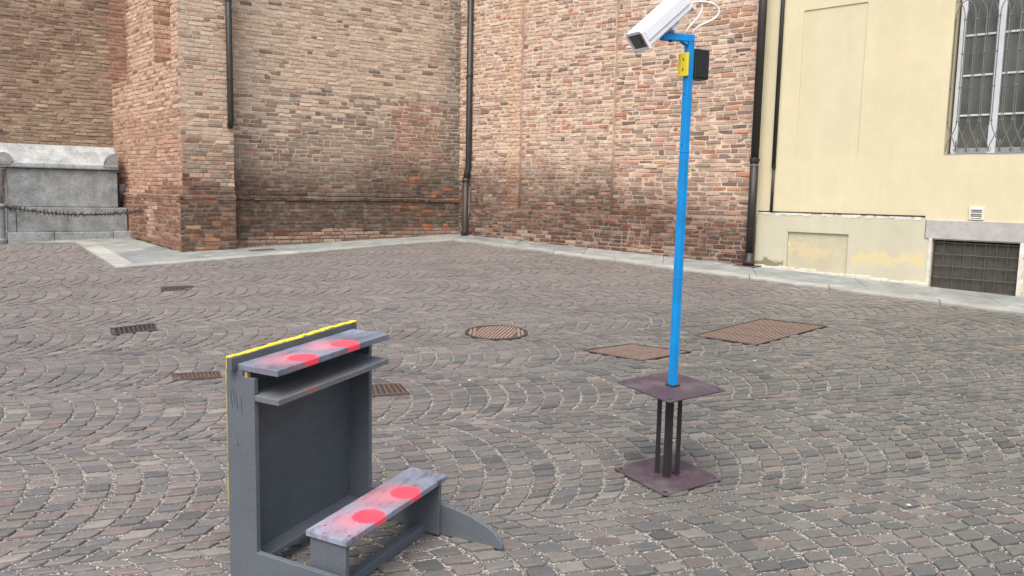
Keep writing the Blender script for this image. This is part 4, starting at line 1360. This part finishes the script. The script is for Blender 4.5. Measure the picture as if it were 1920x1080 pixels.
mb = MB(); mb.add(*(lambda loop: ([fK(a_, b_, c_) for c_ in (0.742, 0.766) for a_, b_ in loop], [tuple(range(8)), tuple(range(8, 16))] + [(i, (i + 1) % 8, 8 + (i + 1) % 8, 8 + i) for i in range(8)], None, [(a_, b_, c_) for c_ in (0.742, 0.766) for a_, b_ in loop]))(
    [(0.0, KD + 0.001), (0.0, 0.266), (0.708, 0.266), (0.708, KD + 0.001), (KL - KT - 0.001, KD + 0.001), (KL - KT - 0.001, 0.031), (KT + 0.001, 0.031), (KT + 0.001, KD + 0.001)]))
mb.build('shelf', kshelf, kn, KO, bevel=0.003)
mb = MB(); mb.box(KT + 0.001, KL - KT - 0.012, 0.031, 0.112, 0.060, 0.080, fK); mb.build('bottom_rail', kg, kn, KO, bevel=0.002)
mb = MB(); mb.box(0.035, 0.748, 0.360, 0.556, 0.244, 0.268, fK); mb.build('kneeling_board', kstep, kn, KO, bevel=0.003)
for a0 in (0.046, KL - 2 * KT - 0.001):
    mb = MB(); mb.box(a0, a0 + KT, 0.372, 0.542, 0.004, 0.2435, fK); sp1 = mb.build('step_support', kg, kn, KO, bevel=0.002)
    if a0 < 0.1:
        mb = MB(); mb.box(a0 - 0.0012, a0, 0.405, 0.470, 0.214, 0.2425, fK); mb.build('repair_patch', kg, sp1, KO)
mb = MB(); mb.box(0.0685, KL - 2 * KT - 0.002, 0.432, 0.474, 0.002, 0.042, fK); mb.build('stretcher', kg, kn, KO, bevel=0.003)
# pencilled scratches on the flank of the near panel
mb = MB()
for (b0, c0, b1, c1) in ((0.02, 0.77, 0.03, 0.70), (0.035, 0.775, 0.045, 0.705), (0.05, 0.76, 0.058, 0.69), (0.075, 0.75, 0.080, 0.68), (0.05, 0.58, 0.055, 0.55), (0.055, 0.55, 0.062, 0.56)):
    mb.add([fK(-0.0006, b0, c0), fK(-0.0006, b0 + 0.0022, c0), fK(-0.0006, b1 + 0.0022, c1), fK(-0.0006, b1, c1)], [(0, 1, 2, 3)])
ob = mb.build('scratches', M['screw'], kn, KO, recalc=False); tag(ob, None, None, None, 'stuff')
for a_, b_ in ((0.10, 0.40), (0.075, 0.535), (0.715, 0.40), (0.70, 0.53)):
    mb = MB(); mb.lathe(fK(a_, b_, 0.2675), [(0.004, 0), (0.004, 0.0012)], 8); mb.build('nail_head', M['screw'], kn, KO)

# ------------------------------------------------------------------ camera post
pc = Vector((0.850, 4.203))
PO = gp(pc.x, pc.y)
post = thing('camera_post', PO, 'white security camera on a blue post with double plum base plates', 'camera post')
py = math.radians(32.5)
px_ = Vector((math.cos(py), math.sin(py))); pyv = Vector((-math.sin(py), math.cos(py)))
def plate(name, h, half, th):
    loop = []
    for sx_, sy_ in ((-1, -1), (1, -1), (1, 1), (-1, 1)):
        for q in range(4):
            an = {(-1, -1): 180, (1, -1): 270, (1, 1): 0, (-1, 1): 90}[(sx_, sy_)] + q * 30
            loop.append((sx_ * (half - 0.022) + 0.022 * math.cos(math.radians(an)), sy_ * (half - 0.022) + 0.022 * math.sin(math.radians(an))))
    n = len(loop)
    P_ = [pc + px_ * a_ + pyv * b_ for a_, b_ in loop]
    mb_ = MB()
    mb_.add([gp(p.x, p.y, h) for p in P_] + [gp(p.x, p.y, h + th) for p in P_], [tuple(range(n))[::-1], tuple(range(n, 2 * n))] + [(i, (i + 1) % n, n + (i + 1) % n, n + i) for i in range(n)])
    pl_ = mb_.build(name, M['plum'], post, PO, bevel=0.001)
    for sx_, sy_ in ((-1, -1), (1, -1), (1, 1), (-1, 1)):
        p = pc + px_ * sx_ * (half - 0.03) + pyv * sy_ * (half - 0.03)
        mb_ = MB(); c_ = gp(p.x, p.y, h + th)
        mb_.lathe(c_, [(0.0115, -0.001), (0.0115, 0.0008)], 12); mb_.build('bolt_hole', M['screw'], pl_, PO)
    return pl_
plate('base_plate', 0.003, 0.205, 0.007)
TPH = 0.483
plate('upper_plate', TPH, 0.205, 0.007)
for sx_, sy_ in ((-1, -1), (1, -1), (1, 1), (-1, 1)):
    r_ = 0.046
    c_ = pc + px_ * sx_ * r_ + pyv * sy_ * r_
    L_, th = 0.030, 0.004
    pr = [(0, 0), (-sx_ * L_, 0), (-sx_ * L_, -sy_ * th), (-sx_ * th, -sy_ * th), (-sx_ * th, -sy_ * L_), (0, -sy_ * L_)]
    mb = MB()
    vs = []
    for hh in (0.0100, TPH):
        for a_, b_ in pr:
            p = c_ + px_ * a_ + pyv * b_
            vs.append(gp(p.x, p.y, hh))
    mb.add(vs, [tuple(range(6)), tuple(range(6, 12))] + [(i, (i + 1) % 6, 6 + (i + 1) % 6, 6 + i) for i in range(6)])
    mb.build('strut', M['plum_dark'], post, PO)
for sx_, sy_ in ((-1, -1), (1, -1), (1, 1), (-1, 1)):
    c_ = pc + px_ * sx_ * 0.047 + pyv * sy_ * 0.047
    for ax_, ay_ in ((-sx_, 0), (0, -sy_)):
        pts = []
        for q in range(8):
            p = c_ + (px_ * ax_ + pyv * ay_) * (0.030 * q / 7)
            pts.append(gp(p.x, p.y, 0.0115))
        mb = MB(); mb.tube(pts, [0.0034 + 0.0012 * (q % 2) for q in range(8)], 6); mb.build('weld_bead', M['plum_dark'], post, PO, smooth=True)
# hooks at the foot
for k in range(3):
    a_ = (-0.03 + 0.03 * k)
    p = pc + px_ * a_ - pyv * 0.03
    mb = MB(); c_ = gp(p.x, p.y, 0.018)
    mb.tube([c_ + Vector((0.012 * math.cos(t_), 0, 0.012 * math.sin(t_))) for t_ in (0, 1, 2, 3)], 0.0035, 6); mb.build('hook', M['plum_dark'], post, PO, smooth=True)
# blue post
zb0 = PO.z + TPH + 0.0085
PZ = 2.532
ptop = Vector((pc.x + 0.021, pc.y, PZ)); pbot = Vector((pc.x + 0.010, pc.y, zb0))
yv3 = Vector((px_.x, px_.y, 0))
mb = MB(); mb.bar(pbot, ptop, 0.036, 0.036, yv3); mb.build('pole', M['blue'], post, PO, bevel=0.003)
mb = MB(); mb.bar(pbot + Vector((0, 0, -0.003)), pbot + Vector((0, 0, 0.006)), 0.056, 0.056, yv3); mb.build('pole_collar', M['plum_dark'], post, PO, bevel=0.002)
for zz in (1.951, 2.02, 1.30):
    f_ = (zz - pbot.z) / (ptop.z - pbot.z)
    c_ = pbot.lerp(ptop, f_)
    if zz in (1.951, 1.30):
        mb = MB(); mb.bar(c_ - Vector((0, 0, 0.003)), c_ + Vector((0, 0, 0.003)), 0.0385, 0.0385, yv3); mb.build('seam_band', M['blue'], post, PO, bevel=0.001)
for zz in (1.985, 2.24):
    f_ = (zz - pbot.z) / (ptop.z - pbot.z); c_ = pbot.lerp(ptop, f_)
    e_ = -Vector((px_.x, px_.y, 0)) * 0.0182
    mb = MB(); mb.bar(c_ + e_ - Vector((px_.x, px_.y, 0)) * 0.0012, c_ + e_, 0.006, 0.006); mb.build('screw', M['screw'], post, PO)
# arm
arm_d = Vector((-0.93, -0.36, -0.02)).normalized()
a0 = ptop + Vector((0, 0, -0.017)); a1 = a0 + arm_d * 0.165
mb = MB(); mb.bar(a0 - arm_d * 0.018, a1, 0.034, 0.038); arm = mb.build('arm', M['blue'], post, PO, bevel=0.003)
mb = MB(); mb.bar(a0 + arm_d * 0.02 + Vector((0, 0, -0.03)), a0 + arm_d * 0.045 + Vector((0, 0, -0.014)), 0.014, 0.034); mb.build('gusset', M['blue'], arm, PO, bevel=0.002)
# camera housing
fwd = Vector((-0.66, -0.40, -0.63)).normalized()
e1 = Vector((-fwd.y, fwd.x, 0)).normalized()
if e1.x < 0: e1 = -e1
up = e1.cross(fwd)
if up.z < 0: up = -up
ball = Vector((0.765, 4.165, 2.552))
ax = ball + up * 0.066
def fH(a_, b_, c_): return ax + fwd * a_ + e1 * b_ + up * c_
HF, HB = 0.205, -0.140
hprof = [(-0.050, -0.046), (0.050, -0.046), (0.056, -0.038), (0.056, 0.030), (0.044, 0.046), (-0.044, 0.046), (-0.056, 0.030), (-0.056, -0.038)]
mb = MB(); mb.prism(hprof, HB, HF, fH); hs = mb.build('camera_housing', M['white'], post, PO, bevel=0.004)
hood = [(-0.062, -0.012), (-0.062, 0.036), (-0.049, 0.053), (0.049, 0.053), (0.062, 0.036), (0.062, -0.012), (0.0595, -0.012), (0.0595, 0.035), (0.048, 0.0503), (-0.048, 0.0503), (-0.0595, 0.035), (-0.0595, -0.012)]
mb = MB(); mb.prism(hood, HB + 0.01, HF - 0.004, fH); mb.build('sun_hood', M['white'], hs, PO, bevel=0.001)
mb = MB()
fr = [(-0.060, -0.050), (0.060, -0.050), (0.060, 0.040), (0.046, 0.052), (-0.046, 0.052), (-0.060, 0.040)]
inn = [(-0.050, -0.039), (0.050, -0.039), (0.050, 0.030), (0.046, 0.036), (-0.046, 0.036), (-0.050, 0.030)]
vs = [fH(HF - 0.004, b_, c_) for b_, c_ in fr] + [fH(HF + 0.012, b_, c_) for b_, c_ in fr] + [fH(HF + 0.012, b_, c_) for b_, c_ in inn] + [fH(HF + 0.001, b_, c_) for b_, c_ in inn]
fs = []
for r in range(3):
    for i in range(6):
        j = (i + 1) % 6
        fs.append((r * 6 + i, r * 6 + j, (r + 1) * 6 + j, (r + 1) * 6 + i))
mb.add(vs, fs); mb.build('front_bezel', M['white'], hs, PO, bevel=0.002)
mb = MB(); mb.add([fH(HF + 0.002, b_, c_) for b_, c_ in ((-0.051, -0.040), (0.051, -0.040), (0.051, 0.037), (-0.051, 0.037))], [(0, 1, 2, 3)]); mb.build('lens_window', M['lens'], hs, PO)
mb = MB(); mb.tube([fH(HF + 0.0025, 0.004, -0.002), fH(HF + 0.006, 0.004, -0.002)], 0.017, 16); mb.build('lens', M['lens'], hs, PO)
mb = MB(); mb.prism([(-0.030, 0.042), (-0.018, 0.030), (-0.018, -0.030), (-0.030, -0.042)][::1] and [(-0.052, -0.060), (0.052, -0.060), (0.052, 0.052), (-0.052, 0.052)], HB - 0.012, HB, fH); mb.build('rear_cap', M['vent'], hs, PO, bevel=0.003)
# mount between arm and housing
mb = MB(); mb.prism([(-0.022, -0.062), (0.022, -0.062), (0.022, -0.045), (-0.022, -0.045)], -0.05, 0.05, fH); mnt = mb.build('mount_bracket', M['hw_grey'], post, PO, bevel=0.002)
mb = MB(); mb.tube([Vector((ball.x, ball.y, 2.528)), ball, ax - up * 0.055], [0.018, 0.021, 0.016], 12); mb.build('ball_joint', M['hw_grey'], mnt, PO, smooth=True)
mb = MB(); mb.tube([Vector((ball.x, ball.y, 2.490)), Vector((ball.x, ball.y, 2.535))], 0.010, 8); mb.build('bolt', M['screw'], mnt, PO)
mb = MB(); mb.tube([ball + e1 * 0.010 + up * 0.01, ball + e1 * 0.038 + up * 0.012], 0.024, 14); mb.build('side_knob', M['white'], mnt, PO, bevel=0.003)
# cables looping from the rear of the housing into the post
def bez(p, n=18):
    out = []
    for i in range(n + 1):
        t_ = i / n; a_ = [Vector(q) for q in p]
        while len(a_) > 1: a_ = [a_[k].lerp(a_[k + 1], t_) for k in range(len(a_) - 1)]
        out.append(a_[0])
    return out
rb = fH(HB - 0.008, 0.02, -0.02)
for p in ([rb, rb + Vector((0.06, 0.0, 0.02)), Vector((0.965, 4.20, 2.72)), Vector((0.93, 4.19, 2.585)), Vector((0.855, 4.185, 2.60)), Vector((0.842, 4.185, 2.528))],
          [rb + e1 * 0.02, rb + Vector((0.10, 0.0, 0.03)), Vector((1.10, 4.21, 2.70)), Vector((1.03, 4.20, 2.55)), Vector((0.90, 4.20, 2.63)), Vector((0.880, 4.205, 2.530))]):
    mb = MB(); mb.tube(bez(p), 0.0055, 8); mb.build('cable', M['cable'], post, PO, smooth=True)
# yellow terminal plate on the left face, black box on the right
lf = -px_; lf3 = Vector((lf.x, lf.y, 0)); sd3 = Vector((pyv.x, pyv.y, 0))
f_ = (2.385 - pbot.z) / (ptop.z - pbot.z); c_ = pbot.lerp(ptop, f_)
def fP(a_, b_, z_): return c_ + lf3 * a_ + sd3 * b_ + Vector((0, 0, z_))
mb = MB(); mb.box(0.0185, 0.031, -0.022, 0.046, -0.058, 0.058, fP); yp = mb.build('yellow_plate', M['yellow'], post, PO, bevel=0.003)
for zz in (-0.024, 0.026):
    mb = MB(); mb.box(0.031, 0.0322, 0.004, 0.011, zz - 0.006, zz + 0.006, fP); mb.build('screw', M['screw'], yp, PO)
mb = MB(); mb.box(0.0308, 0.0316, 0.030, 0.032, -0.052, 0.046, fP); mb.build('score_line', M['wood'], yp, PO)
mb = MB(); mb.box(-0.118, -0.0185, -0.028, 0.045, -0.066, 0.082, fP); bb = mb.build('junction_box', M['black'], post, PO, bevel=0.006)
mb = MB(); mb.box(-0.110, -0.030, -0.0305, -0.0275, -0.058, 0.074, fP); mb.build('box_lid', M['black'], bb, PO, bevel=0.002)

# ------------------------------------------------------------------ litter
for k, (x, y) in enumerate(((1.98, 3.86), (-0.30, 5.9), (2.02, 6.6), (-2.06, 10.0))):
    mb = MB()
    n_ = 7
    c2 = gp(x, y, 0.006)
    ring = [c2 + Vector((0.012 * math.cos(2 * math.pi * i / n_) * rng.uniform(0.6, 1.5), 0.011 * math.sin(2 * math.pi * i / n_) * rng.uniform(0.6, 1.3), rng.uniform(0, 0.004))) for i in range(n_)]
    top = [c2 + (p - c2) * 0.5 + Vector((0, 0, 0.006)) for p in ring]
    mb.add(ring + top, [tuple(range(n_))[::-1], tuple(range(n_, 2 * n_))] + [(i, (i + 1) % n_, n_ + (i + 1) % n_, n_ + i) for i in range(n_)])
    tag(mb.build('paper_scrap', M['paper'], None, gp(x, y)), ('crumpled white scrap on the setts right of the base plates', 'tiny white scrap between kneeler and manhole cover',
        'tiny white scrap below the large tread cover', 'tiny white scrap on the far setts near the pavement')[k], 'litter', 'white litter scraps')
